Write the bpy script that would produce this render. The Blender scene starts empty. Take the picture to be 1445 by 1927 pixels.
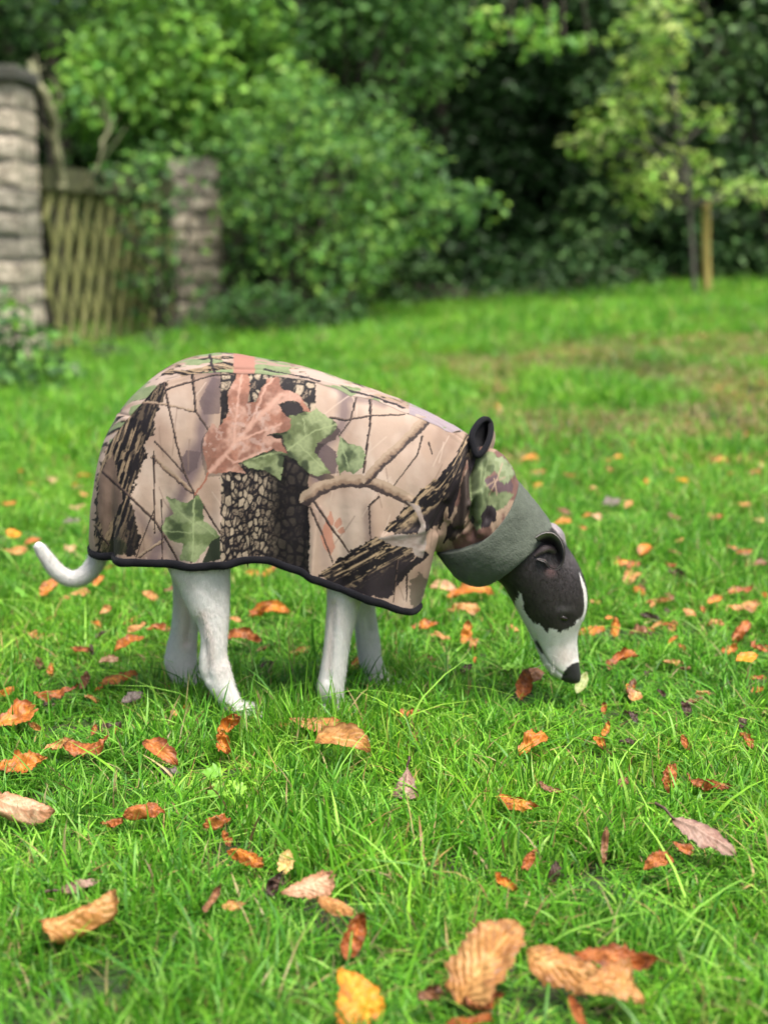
import bpy, math, random
import numpy as np
from mathutils import Vector, Matrix

# ------------------------------------------------------------------ camera
SC = bpy.context.scene
COL = SC.collection
FPX = 2676.0                       # focal length in photo pixels (50 mm on 36 mm long side)
CAM = np.array([0.0, -1.86, 0.63])
TILT = math.radians(10.85)
cam_d = bpy.data.cameras.new('camera')
cam_d.sensor_fit = 'VERTICAL'; cam_d.sensor_height = 36.0; cam_d.lens = 50.0
cam_d.clip_start = 0.05; cam_d.clip_end = 500
cam_d.dof.use_dof = True
cam_d.dof.focus_distance = 1.65
cam_d.dof.aperture_fstop = 3.8
cam_d.dof.aperture_blades = 0
cam_o = bpy.data.objects.new('camera', cam_d)
cam_o.location = CAM
cam_o.rotation_euler = (math.radians(90) - TILT, 0, 0)
COL.objects.link(cam_o)
SC.camera = cam_o

# ------------------------------------------------------------------ world, sun, exposure
SUN_EL, SUN_AZ = math.radians(68), math.radians(140)      # azimuth clockwise from +y
w = bpy.data.worlds.new('World'); SC.world = w; w.use_nodes = True
nt = w.node_tree
bg = nt.nodes['Background']
sky = nt.nodes.new('ShaderNodeTexSky'); sky.sky_type = 'NISHITA'
sky.sun_disc = False; sky.sun_elevation = SUN_EL; sky.sun_rotation = SUN_AZ
sky.air_density = 1.0; sky.dust_density = 6.0; sky.ozone_density = 0.6
nt.links.new(sky.outputs[0], bg.inputs[0]); bg.inputs[1].default_value = 0.10
sun_d = bpy.data.lights.new('sun', 'SUN'); sun_d.energy = 2.6; sun_d.angle = math.radians(35)
sun_d.color = (1.0, 0.96, 0.9)
sun_o = bpy.data.objects.new('sun', sun_d); COL.objects.link(sun_o)
sd = Vector((math.sin(SUN_AZ) * math.cos(SUN_EL), math.cos(SUN_AZ) * math.cos(SUN_EL), math.sin(SUN_EL)))
sun_o.rotation_euler = (-sd).to_track_quat('-Z', 'Y').to_euler()
SC.view_settings.view_transform = 'Standard'; SC.view_settings.look = 'None'
SC.view_settings.gamma = 1.0; SC.view_settings.use_curve_mapping = False
SC.view_settings.exposure = 1.40
SC.cycles.use_denoising = True
SC.cycles.max_bounces = 5; SC.cycles.diffuse_bounces = 3; SC.cycles.transmission_bounces = 4
SC.cycles.sample_clamp_indirect = 6.0

# ------------------------------------------------------------------ helpers
FWD = np.array([0, math.cos(TILT), -math.sin(TILT)])
UP = np.array([0, math.sin(TILT), math.cos(TILT)])
RIGHT = np.array([1.0, 0, 0])
def ray(px, py):
    return FWD + RIGHT * (px - 722.5) / FPX + UP * (963.5 - py) / FPX
def P(px, py, y=0.0):
    """world point that the photograph shows at (px, py), known to stand in the plane y"""
    r = ray(px, py); t = (y - CAM[1]) / r[1]
    return CAM + r * t
def D(px, py, depth):
    return P(px, py, CAM[1] + depth)
def sstep(a, b, v):
    t = np.clip((np.asarray(v, float) - a) / (b - a), 0, 1); return t * t * (3 - 2 * t)

# value noise (numpy)
def _hash(ix, iy, iz, seed):
    h = (ix.astype(np.int64) * 374761393 + iy.astype(np.int64) * 668265263 + iz.astype(np.int64) * 2147483647 + seed * 974711) & 0xFFFFFFFF
    h = ((h ^ (h >> 13)) * 1274126177) & 0xFFFFFFFF
    h = (h ^ (h >> 16)) & 0xFFFFFFFF
    return h.astype(float) / 0xFFFFFFFF
def vnoise(x, y, z=None, seed=0):
    x = np.asarray(x, float); y = np.asarray(y, float)
    z = np.zeros_like(x) if z is None else np.asarray(z, float)
    ix, iy, iz = np.floor(x), np.floor(y), np.floor(z)
    fx, fy, fz = x - ix, y - iy, z - iz
    fx, fy, fz = (f * f * (3 - 2 * f) for f in (fx, fy, fz))
    r = 0
    for a in (0, 1):
        for b in (0, 1):
            for c in (0, 1):
                wgt = (fx if a else 1 - fx) * (fy if b else 1 - fy) * (fz if c else 1 - fz)
                r = r + wgt * _hash(ix + a, iy + b, iz + c, seed)
    return r
def fbm(x, y, z=None, seed=0, oct=4):
    s, a, t = 0, 0.5, 0
    for o in range(oct):
        k = 2.03 ** o
        s = s + a * vnoise(x * k, y * k, None if z is None else z * k, seed + o * 17); t += a; a *= 0.5
    return s / t
def worley(x, y, seed=0):
    """distance to the nearest and second nearest jittered cell point, and the cell id"""
    ix, iy = np.floor(x), np.floor(y)
    d1 = np.full(x.shape, 9.0); d2 = np.full(x.shape, 9.0); cid = np.zeros(x.shape)
    zero = np.zeros_like(ix)
    for a in (-1, 0, 1):
        for b in (-1, 0, 1):
            jx = ix + a + _hash(ix + a, iy + b, zero, seed); jy = iy + b + _hash(ix + a, iy + b, zero, seed + 5)
            d = np.hypot(x - jx, y - jy); h = _hash(ix + a, iy + b, zero, seed + 9)
            near = d < d1
            d2 = np.where(near, d1, np.minimum(d2, d)); cid = np.where(near, h, cid); d1 = np.where(near, d, d1)
    return d1, d2, cid
def lin(r, g, b):
    c = np.array([r, g, b], float) / 255.0
    return np.where(c <= 0.04045, c / 12.92, ((c + 0.055) / 1.055) ** 2.4)

def ground_z(x, y):
    x = np.asarray(x, float); y = np.asarray(y, float)
    z = 0.072 * (np.clip(x, -14, 14) - 0.8) * sstep(0.4, 8.0, y)
    z = z + 0.02 * (vnoise(x * 0.9 + 7, y * 0.9, seed=3) - 0.5) * sstep(0.5, 2, y)
    return z
def G(px, py, h=0.0):
    """point on the lawn (h above it) seen at (px, py)"""
    r = ray(px, py); t = 1.0
    for _ in range(40):
        p = CAM + r * t
        gap = p[2] - float(ground_z(p[0], p[1])) - h
        t += gap / max(0.02, -r[2] + 0.02)
        t = min(max(t, 0.3), 40)
    return CAM + r * t

# mesh helpers
def mesh_obj(name, verts, faces, mat=None, parent=None, smooth=True, col=None, mats=None, mi=None):
    me = bpy.data.meshes.new(name)
    verts = np.asarray(verts, float)
    me.from_pydata(verts.tolist() if len(verts) < 2000 else verts, [], faces if isinstance(faces, list) else faces.tolist())
    if col is not None:
        at = me.color_attributes.new('Col', 'FLOAT_COLOR', 'POINT')
        c = np.ones((len(verts), 4), np.float32); c[:, :3] = col
        at.data.foreach_set('color', c.ravel())
    for m in (mats or ([mat] if mat else [])): me.materials.append(m)
    if mi is not None: me.polygons.foreach_set('material_index', np.asarray(mi, np.int32))
    me.polygons.foreach_set('use_smooth', [smooth] * len(me.polygons))
    me.update()
    ob = bpy.data.objects.new(name, me); COL.objects.link(ob)
    if parent is not None: ob.parent = parent
    return ob
def empty(name, loc=(0, 0, 0)):
    o = bpy.data.objects.new(name, None); o.location = loc; o.empty_display_size = 0.1
    COL.objects.link(o); return o
def tag(o, label=None, cat=None, group=None, kind=None):
    if label: o['label'] = label
    if cat: o['category'] = cat
    if group: o['group'] = group
    if kind: o['kind'] = kind
    elif cat: o['kind'] = 'thing'
    return o
def keep(o, parent):
    """parent without moving (parents here are plain translated empties)"""
    o.parent = parent; o.location = Vector(o.location) - Vector(parent.location); return o
def grid_faces(nu, nv, closed_v=False):
    i = np.arange(nu - 1)[:, None]; j = np.arange(nv if closed_v else nv - 1)[None, :]
    j2 = (j + 1) % nv
    f = np.stack([i * nv + j, (i + 1) * nv + j, (i + 1) * nv + j2, i * nv + j2], -1)
    return f.reshape(-1, 4)
def crom(pts, n):
    """Catmull-Rom through the rows of pts, n samples"""
    pts = np.asarray(pts, float); m = len(pts)
    t = np.linspace(0, m - 1, n); i = np.minimum(t.astype(int), m - 2); f = (t - i)[:, None]
    p0 = pts[np.maximum(i - 1, 0)]; p1 = pts[i]; p2 = pts[i + 1]; p3 = pts[np.minimum(i + 2, m - 1)]
    return 0.5 * ((2 * p1) + (p2 - p0) * f + (2 * p0 - 5 * p1 + 4 * p2 - p3) * f ** 2 + (3 * p1 - p0 - 3 * p2 + p3) * f ** 3)
def tube(path, rad, n=10, cap=True):
    """verts and faces of a tube along path (k,3) with radii (k)"""
    path = np.asarray(path, float); k = len(path); rad = np.broadcast_to(rad, (k,))
    tan = np.gradient(path, axis=0); tan /= np.linalg.norm(tan, axis=1)[:, None] + 1e-12
    ref = np.array([0, 0, 1.0]) if abs(tan[0][2]) < 0.9 else np.array([1.0, 0, 0])
    V = []
    u = np.cross(tan[0], ref); u /= np.linalg.norm(u)
    for i in range(k):
        u = u - tan[i] * np.dot(u, tan[i]); u /= np.linalg.norm(u); v = np.cross(tan[i], u)
        a = np.linspace(0, 2 * np.pi, n, endpoint=False)
        V.append(path[i] + rad[i] * (np.cos(a)[:, None] * u + np.sin(a)[:, None] * v))
    V = np.concatenate(V); F = grid_faces(k, n, True).tolist()
    if cap:
        F.append(list(range(n))[::-1]); F.append([(k - 1) * n + j for j in range(n)])
    return V, F
class Bag:
    """collects pieces of ONE mesh"""
    def __init__(s): s.V = []; s.F = []; s.C = []; s.n = 0
    def add(s, V, F, col=None):
        V = np.asarray(V, float)
        F = F if isinstance(F, list) else F.tolist()
        s.F += [[q + s.n for q in f] for f in F]; s.V.append(V); s.n += len(V)
        if col is not None: s.C.append(np.broadcast_to(np.asarray(col, float), (len(V), 3)))
    def build(s, name, mat, parent=None, smooth=True):
        return mesh_obj(name, np.concatenate(s.V), s.F, mat, parent, smooth, np.concatenate(s.C) if s.C else None)

# ------------------------------------------------------------------ materials
class NT:
    def __init__(s, name):
        s.m = bpy.data.materials.new(name); s.m.use_nodes = True; s.t = s.m.node_tree
        s.b = s.t.nodes['Principled BSDF']; s.out = s.t.nodes['Material Output']
    def n(s, typ, **kw):
        nd = s.t.nodes.new(typ)
        for k, v in kw.items():
            if k.startswith('i_'):
                nd.inputs[k[2:].replace('_', ' ')].default_value = v
            else: setattr(nd, k, v)
        return nd
    def l(s, a, b): s.t.links.new(a, b)
    def set(s, **kw):
        for k, v in kw.items(): s.b.inputs[k.replace('_', ' ')].default_value = v
    def noise(s, scale, detail=4, rough=0.55, vec=None):
        n = s.n('ShaderNodeTexNoise'); n.inputs['Scale'].default_value = scale
        n.inputs['Detail'].default_value = detail; n.inputs['Roughness'].default_value = rough
        if vec is not None: s.l(vec, n.inputs['Vector'])
        return n
    def ramp(s, fac, stops):
        r = s.n('ShaderNodeValToRGB'); el = r.color_ramp.elements
        while len(el) < len(stops): el.new(0.5)
        for e, (p, c) in zip(el, stops): e.position = p; e.color = (*c, 1) if len(c) == 3 else c
        s.l(fac, r.inputs[0]); return r
    def mix(s, a, b, fac, mode='MIX'):
        m = s.n('ShaderNodeMix', data_type='RGBA', blend_type=mode)
        for q, v in ((m.inputs[0], fac), (m.inputs[6], a), (m.inputs[7], b)):
            if hasattr(v, 'is_linked') or hasattr(v, 'links'): s.l(v, q)
            elif isinstance(v, (int, float)): q.default_value = v
            else: q.default_value = (*v[:3], 1)
        return m.outputs[2]
    def bump(s, height, strength=0.3, dist=0.002):
        b = s.n('ShaderNodeBump'); b.inputs['Strength'].default_value = strength; b.inputs['Distance'].default_value = dist
        s.l(height, b.inputs['Height']); s.l(b.outputs[0], s.b.inputs['Normal']); return b
    def translucent(s, color, fac):
        t = s.n('ShaderNodeBsdfTranslucent'); s.l(color, t.inputs[0])
        m = s.n('ShaderNodeMixShader'); m.inputs[0].default_value = fac
        s.l(s.b.outputs[0], m.inputs[1]); s.l(t.outputs[0], m.inputs[2]); s.l(m.outputs[0], s.out.inputs[0])

def mat_leafy(name, rough=0.4, trans=0.3, varscale=1.2, spec=0.5):
    m = NT(name)
    a = m.n('ShaderNodeVertexColor', layer_name='Col')
    g = m.n('ShaderNodeNewGeometry')
    nz = m.noise(varscale, 3, vec=g.outputs['Position'])
    k = m.ramp(nz.outputs[0], [(0.3, (0.62, 0.66, 0.7)), (0.7, (1.25, 1.2, 1.0))])
    c = m.mix(a.outputs[0], k.outputs[0], 1.0, 'MULTIPLY')
    m.l(c, m.b.inputs['Base Color']); m.set(Roughness=rough); m.b.inputs['Specular IOR Level'].default_value = spec
    m.translucent(c, trans)
    return m.m
def mat_plain(name, stops, scale=8, rough=0.8, bump=0.4, dist=0.004, stretch=None, detail=5):
    m = NT(name); tc = m.n('ShaderNodeTexCoord'); vec = tc.outputs['Object']
    if stretch:
        mp = m.n('ShaderNodeMapping'); mp.inputs['Scale'].default_value = stretch; m.l(vec, mp.inputs[0]); vec = mp.outputs[0]
    nz = m.noise(scale, detail, vec=vec)
    r = m.ramp(nz.outputs[0], stops); m.l(r.outputs[0], m.b.inputs['Base Color']); m.set(Roughness=rough)
    n2 = m.noise(scale * 4, 4, vec=vec); m.bump(n2.outputs[0], bump, dist)
    return m.m
# ------------------------------------------------------------------ lawn
def make_lawn():
    xs = np.unique(np.concatenate([np.linspace(-80, -8, 14), np.linspace(-8, 8, 161), np.linspace(8, 80, 14)]))
    ys = np.unique(np.concatenate([np.linspace(-40, -2, 10), np.linspace(-2, 16, 181), np.linspace(16, 120, 14)]))
    X, Y = np.meshgrid(xs, ys, indexing='ij')
    Z = ground_z(X, Y)
    m = NT('lawn_soil'); g = m.n('ShaderNodeNewGeometry')
    a = m.noise(3.0, 6, vec=g.outputs['Position']); b = m.noise(45, 5, vec=g.outputs['Position'])
    r1 = m.ramp(a.outputs[0], [(0.35, (0.020, 0.042, 0.008)), (0.65, (0.045, 0.050, 0.016))])
    r2 = m.ramp(b.outputs[0], [(0.3, (0.4, 0.4, 0.4)), (0.7, (1.3, 1.3, 1.2))])
    m.l(m.mix(r1.outputs[0], r2.outputs[0], 1.0, 'MULTIPLY'), m.b.inputs['Base Color']); m.set(Roughness=0.95)
    m.bump(b.outputs[0], 0.8, 0.02)
    o = mesh_obj('lawn', np.stack([X, Y, Z], -1).reshape(-1, 3), grid_faces(len(xs), len(ys)), m.m)
    # faces run x then y: flip so normals point up
    tag(o, kind='structure')
    return o
make_lawn()

# ------------------------------------------------------------------ leaves of shrubs and trees
def leaf_cloud(pts, nrm, size, col, rng, elong=1.6, droop=0.2, fold=0.25):
    """one small folded leaf (8 verts, 6 faces) at each point"""
    n = len(pts)
    t = rng.normal(size=(n, 3)); t[:, 2] -= droop
    nrm = nrm + rng.normal(size=(n, 3)) * 0.45; nrm /= np.linalg.norm(nrm, axis=1)[:, None] + 1e-9
    t -= nrm * (t * nrm).sum(1)[:, None]; t /= np.linalg.norm(t, axis=1)[:, None] + 1e-9
    s = np.cross(nrm, t)
    L = size * rng.uniform(0.65, 1.3, n); W = L / elong
    # outline (along, across, lift)
    o = np.array([(0, 0, 0), (0.28, 0.42, 1), (0.62, 0.40, 1), (1.0, 0, -0.2), (0.62, -0.40, 1), (0.28, -0.42, 1), (0.45, 0, 0)])
    V = (pts[:, None, :] + t[:, None, :] * (o[:, 0][None, :, None] * L[:, None, None])
         + s[:, None, :] * (o[:, 1][None, :, None] * W[:, None, None])
         + nrm[:, None, :] * (o[:, 2][None, :, None] * (fold * W)[:, None, None]))
    f = np.array([(0, 6, 1, 1), (1, 6, 2, 2), (2, 6, 3, 3), (3, 6, 4, 4), (4, 6, 5, 5), (5, 6, 0, 0)])[:, :3]
    F = (f[None] + (np.arange(n) * 7)[:, None, None]).reshape(-1, 3)
    C = np.repeat(col, 7, axis=0)
    return V.reshape(-1, 3), F, C
def clump_points(centers, radii, per, rng, squash=0.75):
    """leaf points through lumpy clumps, denser towards their skin"""
    P_, N_ = [], []
    for c, r in zip(centers, radii):
        k = max(3, int(per * (r / 0.3) ** 2))
        d = rng.normal(size=(k, 3)); d /= np.linalg.norm(d, axis=1)[:, None]
        rr = r * rng.uniform(0.25, 1.0, k) ** 0.5 * rng.uniform(0.8, 1.25, k)
        p = c + d * rr[:, None] * np.array([1, 1, squash])
        nn = d * 0.7 + np.array([0, -0.15, 0.75]); P_.append(p); N_.append(nn)
    return np.concatenate(P_), np.concatenate(N_)
def pal(cols, n, rng, jit=0.18):
    c = np.array(cols)[rng.integers(0, len(cols), n)]
    return c * rng.uniform(1 - jit, 1 + jit, (n, 1)) * rng.uniform(0.93, 1.07, (n, 3))
def inside(poly, x, y):
    poly = np.asarray(poly, float); x = np.asarray(x, float); y = np.asarray(y, float)
    r = np.zeros(x.shape, bool); j = len(poly) - 1
    for i in range(len(poly)):
        xi, yi = poly[i]; xj, yj = poly[j]
        c = ((yi > y) != (yj > y)) & (x < (xj - xi) * (y - yi) / (yj - yi + 1e-12) + xi)
        r ^= c; j = i
    return r
M_BARK = mat_plain('bark', [(0.3, (0.025, 0.02, 0.014)), (0.7, (0.10, 0.085, 0.06))], 14, 0.9, 0.8, 0.01, (1, 1, 0.2))
M_BARKPALE = mat_plain('mossy_bark', [(0.3, (0.10, 0.11, 0.05)), (0.6, (0.22, 0.22, 0.12)), (0.8, (0.30, 0.29, 0.2))], 10, 0.9, 0.6, 0.006)
M_BRIGHT = mat_leafy('bright_foliage', 0.45, 0.38, 1.2, 0.22)
M_DARK = mat_leafy('dark_foliage', 0.42, 0.12, 0.9, 0.16)

def limbs(root, ends, r0, rng, wob=0.06, r1=0.006):
    """tapered stems from the root to each end, one mesh"""
    b = Bag()
    for e in ends:
        root = np.asarray(root, float); e = np.asarray(e, float)
        m1 = root + (e - root) * 0.35 + np.array([0, 0, 0.12]) * np.linalg.norm(e - root) + rng.normal(size=3) * wob
        m2 = root + (e - root) * 0.7 + np.array([0, 0, 0.08]) * np.linalg.norm(e - root) + rng.normal(size=3) * wob
        pth = crom([root, m1, m2, e], 14)
        b.add(*tube(pth, np.linspace(r0, r1, 14), 7))
    return b
def shrub(name, label, cat, poly, depth, thick, n_clump, rad, per, leaf, cols, mat, seed, root_px, elong=1.6, group=None, stem_r=0.02, n_limb=9, squash=0.75, droop=0.2, extra=None):
    """foliage clumps through a body `thick` metres deep whose outline is poly (photo pixels) at `depth` metres"""
    rng = np.random.default_rng(seed)
    poly = np.asarray(poly, float)
    x0, y0 = poly.min(0); x1, y1 = poly.max(0)
    C, R = [], []
    while len(C) < n_clump:
        x, y = rng.uniform(x0, x1), rng.uniform(y0, y1)
        if not inside(poly, np.array([x]), np.array([y]))[0]: continue
        d = depth + thick * rng.uniform(-0.5, 0.5)
        C.append(D(x, y, d)); R.append(rng.uniform(*rad))
    if extra:
        for (x, y, d, r) in extra: C.append(D(x, y, d)); R.append(r)
    C = np.array(C); R = np.array(R)
    C[:, 2] = np.maximum(C[:, 2], ground_z(C[:, 0], C[:, 1]) + 0.55 * R)
    pts, nn = clump_points(C, R, per, rng, squash)
    gz = ground_z(pts[:, 0], pts[:, 1]) + 0.03; pts[:, 2] = np.maximum(pts[:, 2], gz)
    base = D(root_px[0], root_px[1], depth); base[2] = float(ground_z(base[0], base[1]))
    root = empty(name, base)
    V, F, Cc = leaf_cloud(pts - base, nn, leaf, pal(cols, len(pts), rng), rng, elong, droop)
    fo = mesh_obj('foliage', V, F, mat, root, True, Cc)
    pick = rng.choice(len(C), min(n_limb, len(C)), replace=False)
    limbs([0, 0, -0.05], C[pick] - base, stem_r, rng).build('stem', M_BARK, root)
    tag(root, label, cat, group)
    return root

# far evergreen hedge (behind everything)
EVG = [(0.018, 0.050, 0.014), (0.027, 0.072, 0.022), (0.042, 0.105, 0.032), (0.012, 0.032, 0.011), (0.11, 0.21, 0.07), (0.075, 0.155, 0.05)]  # brightest greens are leaf highlights put into the colour
MID = [(0.115, 0.27, 0.06), (0.15, 0.33, 0.075), (0.085, 0.21, 0.055), (0.22, 0.42, 0.075), (0.050, 0.13, 0.038)]
LIME = [(0.19, 0.42, 0.065), (0.25, 0.50, 0.075), (0.14, 0.35, 0.06), (0.33, 0.54, 0.11)]
shrub('evergreen_hedge', 'dark glossy evergreen hedge standing behind the sapling and stake', 'hedge',
      [(1060, -420), (1960, -420), (1960, 545), (1060, 560)], 14.0, 1.6, 340, (0.18, 0.40), 70, 0.095, EVG + [(0.11, 0.21, 0.07), (0.06, 0.13, 0.04)], M_DARK, 11, (1500, 560), 1.9, stem_r=0.05)  # bright greens repeated for more painted leaf highlights
shrub('evergreen_tree', 'dark broad evergreen tree filling the middle behind the green shrub', 'tree',
      [(420, -420), (1120, -420), (1120, 585), (420, 600)], 14.6, 1.8, 300, (0.25, 0.5), 55, 0.08, EVG[:4], M_DARK, 12, (850, 590), 1.8, stem_r=0.09)
shrub('evergreen_tree', 'dark evergreen tree behind the stone pillars and lattice gate', 'tree',
      [(-620, -420), (480, -420), (480, 600), (-620, 640)], 14.8, 1.8, 330, (0.25, 0.5), 55, 0.085, EVG, M_DARK, 13, (120, 620), 1.8, stem_r=0.09)

for (lb, x0, x1, sd) in (('dark backing trees added to block sky light on the left', -900, 320, 41), ('dark backing trees added to block sky light in the middle', 320, 1100, 42), ('dark backing trees added to block sky light on the right', 1050, 2000, 43)):
    shrub('dark_tree', lb, 'tree', [(x0, -900), (x1, -900), (x1, 600), (x0, 600)], 17.0, 1.6, 560, (0.35, 0.7), 60, 0.22, EVG[:2] + [EVG[3]], M_DARK, sd, ((x0 + x1) / 2, 600), 1.7, stem_r=0.14, group='added backing trees behind the hedge')  # backing rows added behind the hedges to block the sky light
# right-hand hedge nearer, lower skirts
shrub('laurel_bush', 'low dark laurel bush at the lawn edge left of the sapling', 'shrub',
      [(700, 470), (900, 500), (1120, 470), (1250, 500), (1250, 548), (960, 575), (690, 600)], 13.0, 0.8, 70, (0.12, 0.24), 60, 0.08, EVG, M_DARK, 14, (960, 578), 1.9)
shrub('laurel_bush', 'dark laurel bush at the lawn edge right of the wooden stake', 'shrub',
      [(1330, 330), (1560, 250), (1700, 300), (1700, 520), (1340, 535)], 13.2, 0.8, 80, (0.15, 0.28), 60, 0.085, EVG[1:], M_DARK, 15, (1480, 540), 1.9)

# the big mid-green shrub in the middle
shrub('arching_shrub', 'big mid green arching shrub left of the dark hedge gap', 'shrub',
      [(450, 240), (520, 150), (660, 170), (760, 240), (800, 310), (905, 370), (890, 415), (800, 440), (740, 470), (690, 540), (640, 590), (460, 605), (455, 420)],
      11.3, 1.5, 170, (0.13, 0.27), 62, 0.075, MID, M_BRIGHT, 21, (560, 610), 1.9, stem_r=0.025, n_limb=22, squash=0.6,
      extra=[(870, 385, 10.9, 0.12), (900, 380, 10.9, 0.08), (850, 360, 11, 0.12), (820, 400, 11, 0.14), (770, 455, 11, 0.12)])
shrub('leafy_tree', 'mid green leafy tree rising behind the arching shrub', 'tree',
      [(520, -260), (900, -260), (860, 100), (760, 200), (640, 230), (540, 170)], 13.0, 1.4, 120, (0.18, 0.34), 60, 0.085, MID[:3] + [MID[4]], M_BRIGHT, 22, (650, 600), 1.8, stem_r=0.05, n_limb=16)
# lime tree top left of centre, ivy mass over the gate
shrub('lime_green_bush', 'bright yellow green bush towering above the lattice gate', 'shrub',
      [(150, 120), (210, 20), (300, -120), (470, -140), (530, 60), (560, 150), (520, 240), (430, 290), (300, 300), (190, 280), (130, 220)],
      12.6, 1.2, 150, (0.18, 0.36), 62, 0.085, LIME[:3] + LIME[:2] + MID[:4], M_BRIGHT, 23, (470, 600), 1.6, stem_r=0.03, n_limb=10)
shrub('leafy_tree', 'dark green leafy tree in the top left corner above the stone pillar', 'tree',
      [(-500, -300), (250, -300), (220, 20), (150, 80), (60, 110), (-500, 120)], 13.2, 1.4, 130, (0.2, 0.38), 60, 0.085, EVG[1:] + MID[:2] + [MID[4]], M_BRIGHT, 24, (120, 620), 1.7, stem_r=0.06)
shrub('ivy', 'green ivy climbing over the lattice gate and the far pillar', 'ivy',
      [(170, 290), (270, 260), (330, 270), (320, 330), (300, 420), (320, 500), (345, 570), (300, 610), (240, 560), (215, 500), (240, 420), (180, 350)],
      10.9, 0.9, 48, (0.09, 0.17), 55, 0.07, MID + EVG[2:], M_BRIGHT, 25, (310, 640), 1.3, extra=[(210, 330, 10.2, .13), (240, 350, 10.3, .15), (275, 340, 10.5, .15), (300, 310, 10.8, .15), (225, 375, 10.2, .1), (265, 390, 10.4, .12), (330, 300, 11.5, .13), (320, 360, 11.4, .1), (355, 370, 11.6, .09), (400, 330, 11.7, .1), (345, 450, 11.6, .1), (395, 530, 11.7, .1), (380, 480, 11.7, .06), (345, 300, 11.7, .12), (335, 340, 11.7, .12), (330, 400, 11.7, .1), (395, 285, 11.8, .12), (350, 600, 11.6, .14), (400, 610, 11.7, .14), (370, 560, 11.7, .1), (330, 520, 11.7, .12), (405, 440, 11.8, .07)])
shrub('ivy', 'green ivy trailing beside the far pillar above the dark shrub base', 'ivy',
      [(440, 280), (480, 270), (530, 400), (510, 600), (440, 630), (435, 450)], 11.8, 0.7, 50, (0.10, 0.2), 60, 0.07, MID[:2] + EVG[2:], M_BRIGHT, 26, (460, 625), 1.3)
shrub('low_bush', 'low leafy bush in front of the near stone pillar', 'shrub',
      [(-160, 600), (-20, 560), (60, 600), (105, 650), (110, 720), (60, 745), (-160, 760)], 6.9, 0.8, 60, (0.08, 0.16), 75, 0.06, MID + EVG[2:], M_BRIGHT, 27, (20, 755), 1.3, stem_r=0.01,
      extra=[(0, 570, 7.0, .09), (10, 620, 6.8, .12)])
shrub('weed_clump', 'grey green weeds growing at the foot of the lattice gate', 'plant',
      [(130, 680), (190, 645), (330, 630), (420, 640), (400, 662), (250, 680), (150, 705)], 8.6, 1.2, 40, (0.05, 0.10), 70, 0.05, [(0.06, 0.11, 0.04), (0.05, 0.12, 0.03), (0.09, 0.14, 0.06)], M_BRIGHT, 28, (260, 680), 2.2, stem_r=0.006)
shrub('low_shrub', 'low dark green growth along the foot of the arching shrub', 'shrub',
      [(400, 560), (520, 540), (640, 560), (700, 575), (690, 592), (600, 612), (480, 632), (405, 645)], 10.4, 0.8, 60, (0.08, 0.17), 62, 0.06, EVG[1:] + MID[2:3] + [MID[4]], M_BRIGHT, 33, (540, 630), 1.6, stem_r=0.008)
shrub('overhanging_branch', 'lime green leafy branch hanging into the top of the picture', 'branch',
      [(860, 40), (960, 10), (1090, 40), (1140, 90), (1060, 130), (960, 95), (900, 100)], 11.8, 0.5, 26, (0.08, 0.15), 62, 0.085, LIME + MID[:2], M_BRIGHT, 29, (1000, -200), 1.8, n_limb=8, stem_r=0.012, squash=0.4)
# ------------------------------------------------------------------ hanging root of the overhanging branch: lift the base up
for o in bpy.data.objects:
    if o.name.startswith('overhanging_branch'):
        ln = o; z_up = D(1000, -260, 11.8)[2]
        for ch in ln.children: ch.location.z = ln.location.z - z_up
        for ch in ln.children:
            if ch.name.startswith('stem'):
                bpy.data.objects.remove(ch)
        rng = np.random.default_rng(5)
        b0 = np.array(ln.location); ln.location.z = z_up
        ends = [D(x, y, 11.8) - np.array(ln.location) for x, y in ((880, 60), (940, 40), (1000, 60), (1060, 70), (1110, 95), (960, 80), (1040, 110))]
        limbs(D(1010, -500, 12.4) - np.array(ln.location), ends, 0.02, rng).build('stem', M_BARK, ln)

# ------------------------------------------------------------------ stone pillars
def stone_mat():
    m = NT('gritstone'); tc = m.n('ShaderNodeTexCoord'); oi = m.n('ShaderNodeObjectInfo')
    ad = m.n('ShaderNodeVectorMath', operation='ADD'); sc = m.n('ShaderNodeVectorMath', operation='SCALE'); sc.inputs['Scale'].default_value = 1.0
    cx = m.n('ShaderNodeCombineXYZ'); ml = m.n('ShaderNodeMath', operation='MULTIPLY'); ml.inputs[1].default_value = 37.0
    m.l(oi.outputs['Random'], ml.inputs[0]); m.l(ml.outputs[0], cx.inputs[0]); m.l(tc.outputs['Object'], ad.inputs[0]); m.l(cx.outputs[0], ad.inputs[1])
    nz = m.noise(13, 6, 0.65, ad.outputs[0]); r = m.ramp(nz.outputs[0], [(0.30, (0.085, 0.078, 0.060)), (0.48, (0.27, 0.245, 0.20)), (0.62, (0.42, 0.385, 0.325)), (0.8, (0.52, 0.49, 0.42))])
    k = m.ramp(oi.outputs['Random'], [(0.0, (0.85, 0.85, 0.80)), (0.5, (1.15, 1.1, 1.02)), (1.0, (1.4, 1.33, 1.22))])
    m.l(m.mix(r.outputs[0], k.outputs[0], 1.0, 'MULTIPLY'), m.b.inputs['Base Color']); m.set(Roughness=0.95)
    n2 = m.noise(40, 6, vec=ad.outputs[0]); m.bump(n2.outputs[0], 0.9, 0.02); return m.m
M_STONE = stone_mat()
M_MORTAR = mat_plain('mortar', [(0.3, (0.16, 0.14, 0.115)), (0.7, (0.26, 0.235, 0.2))], 20, 0.95, 0.6, 0.005)
M_CAP = mat_plain('cap_stone', [(0.3, (0.03, 0.032, 0.026)), (0.7, (0.085, 0.085, 0.065))], 7, 0.95, 0.8, 0.01)
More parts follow.
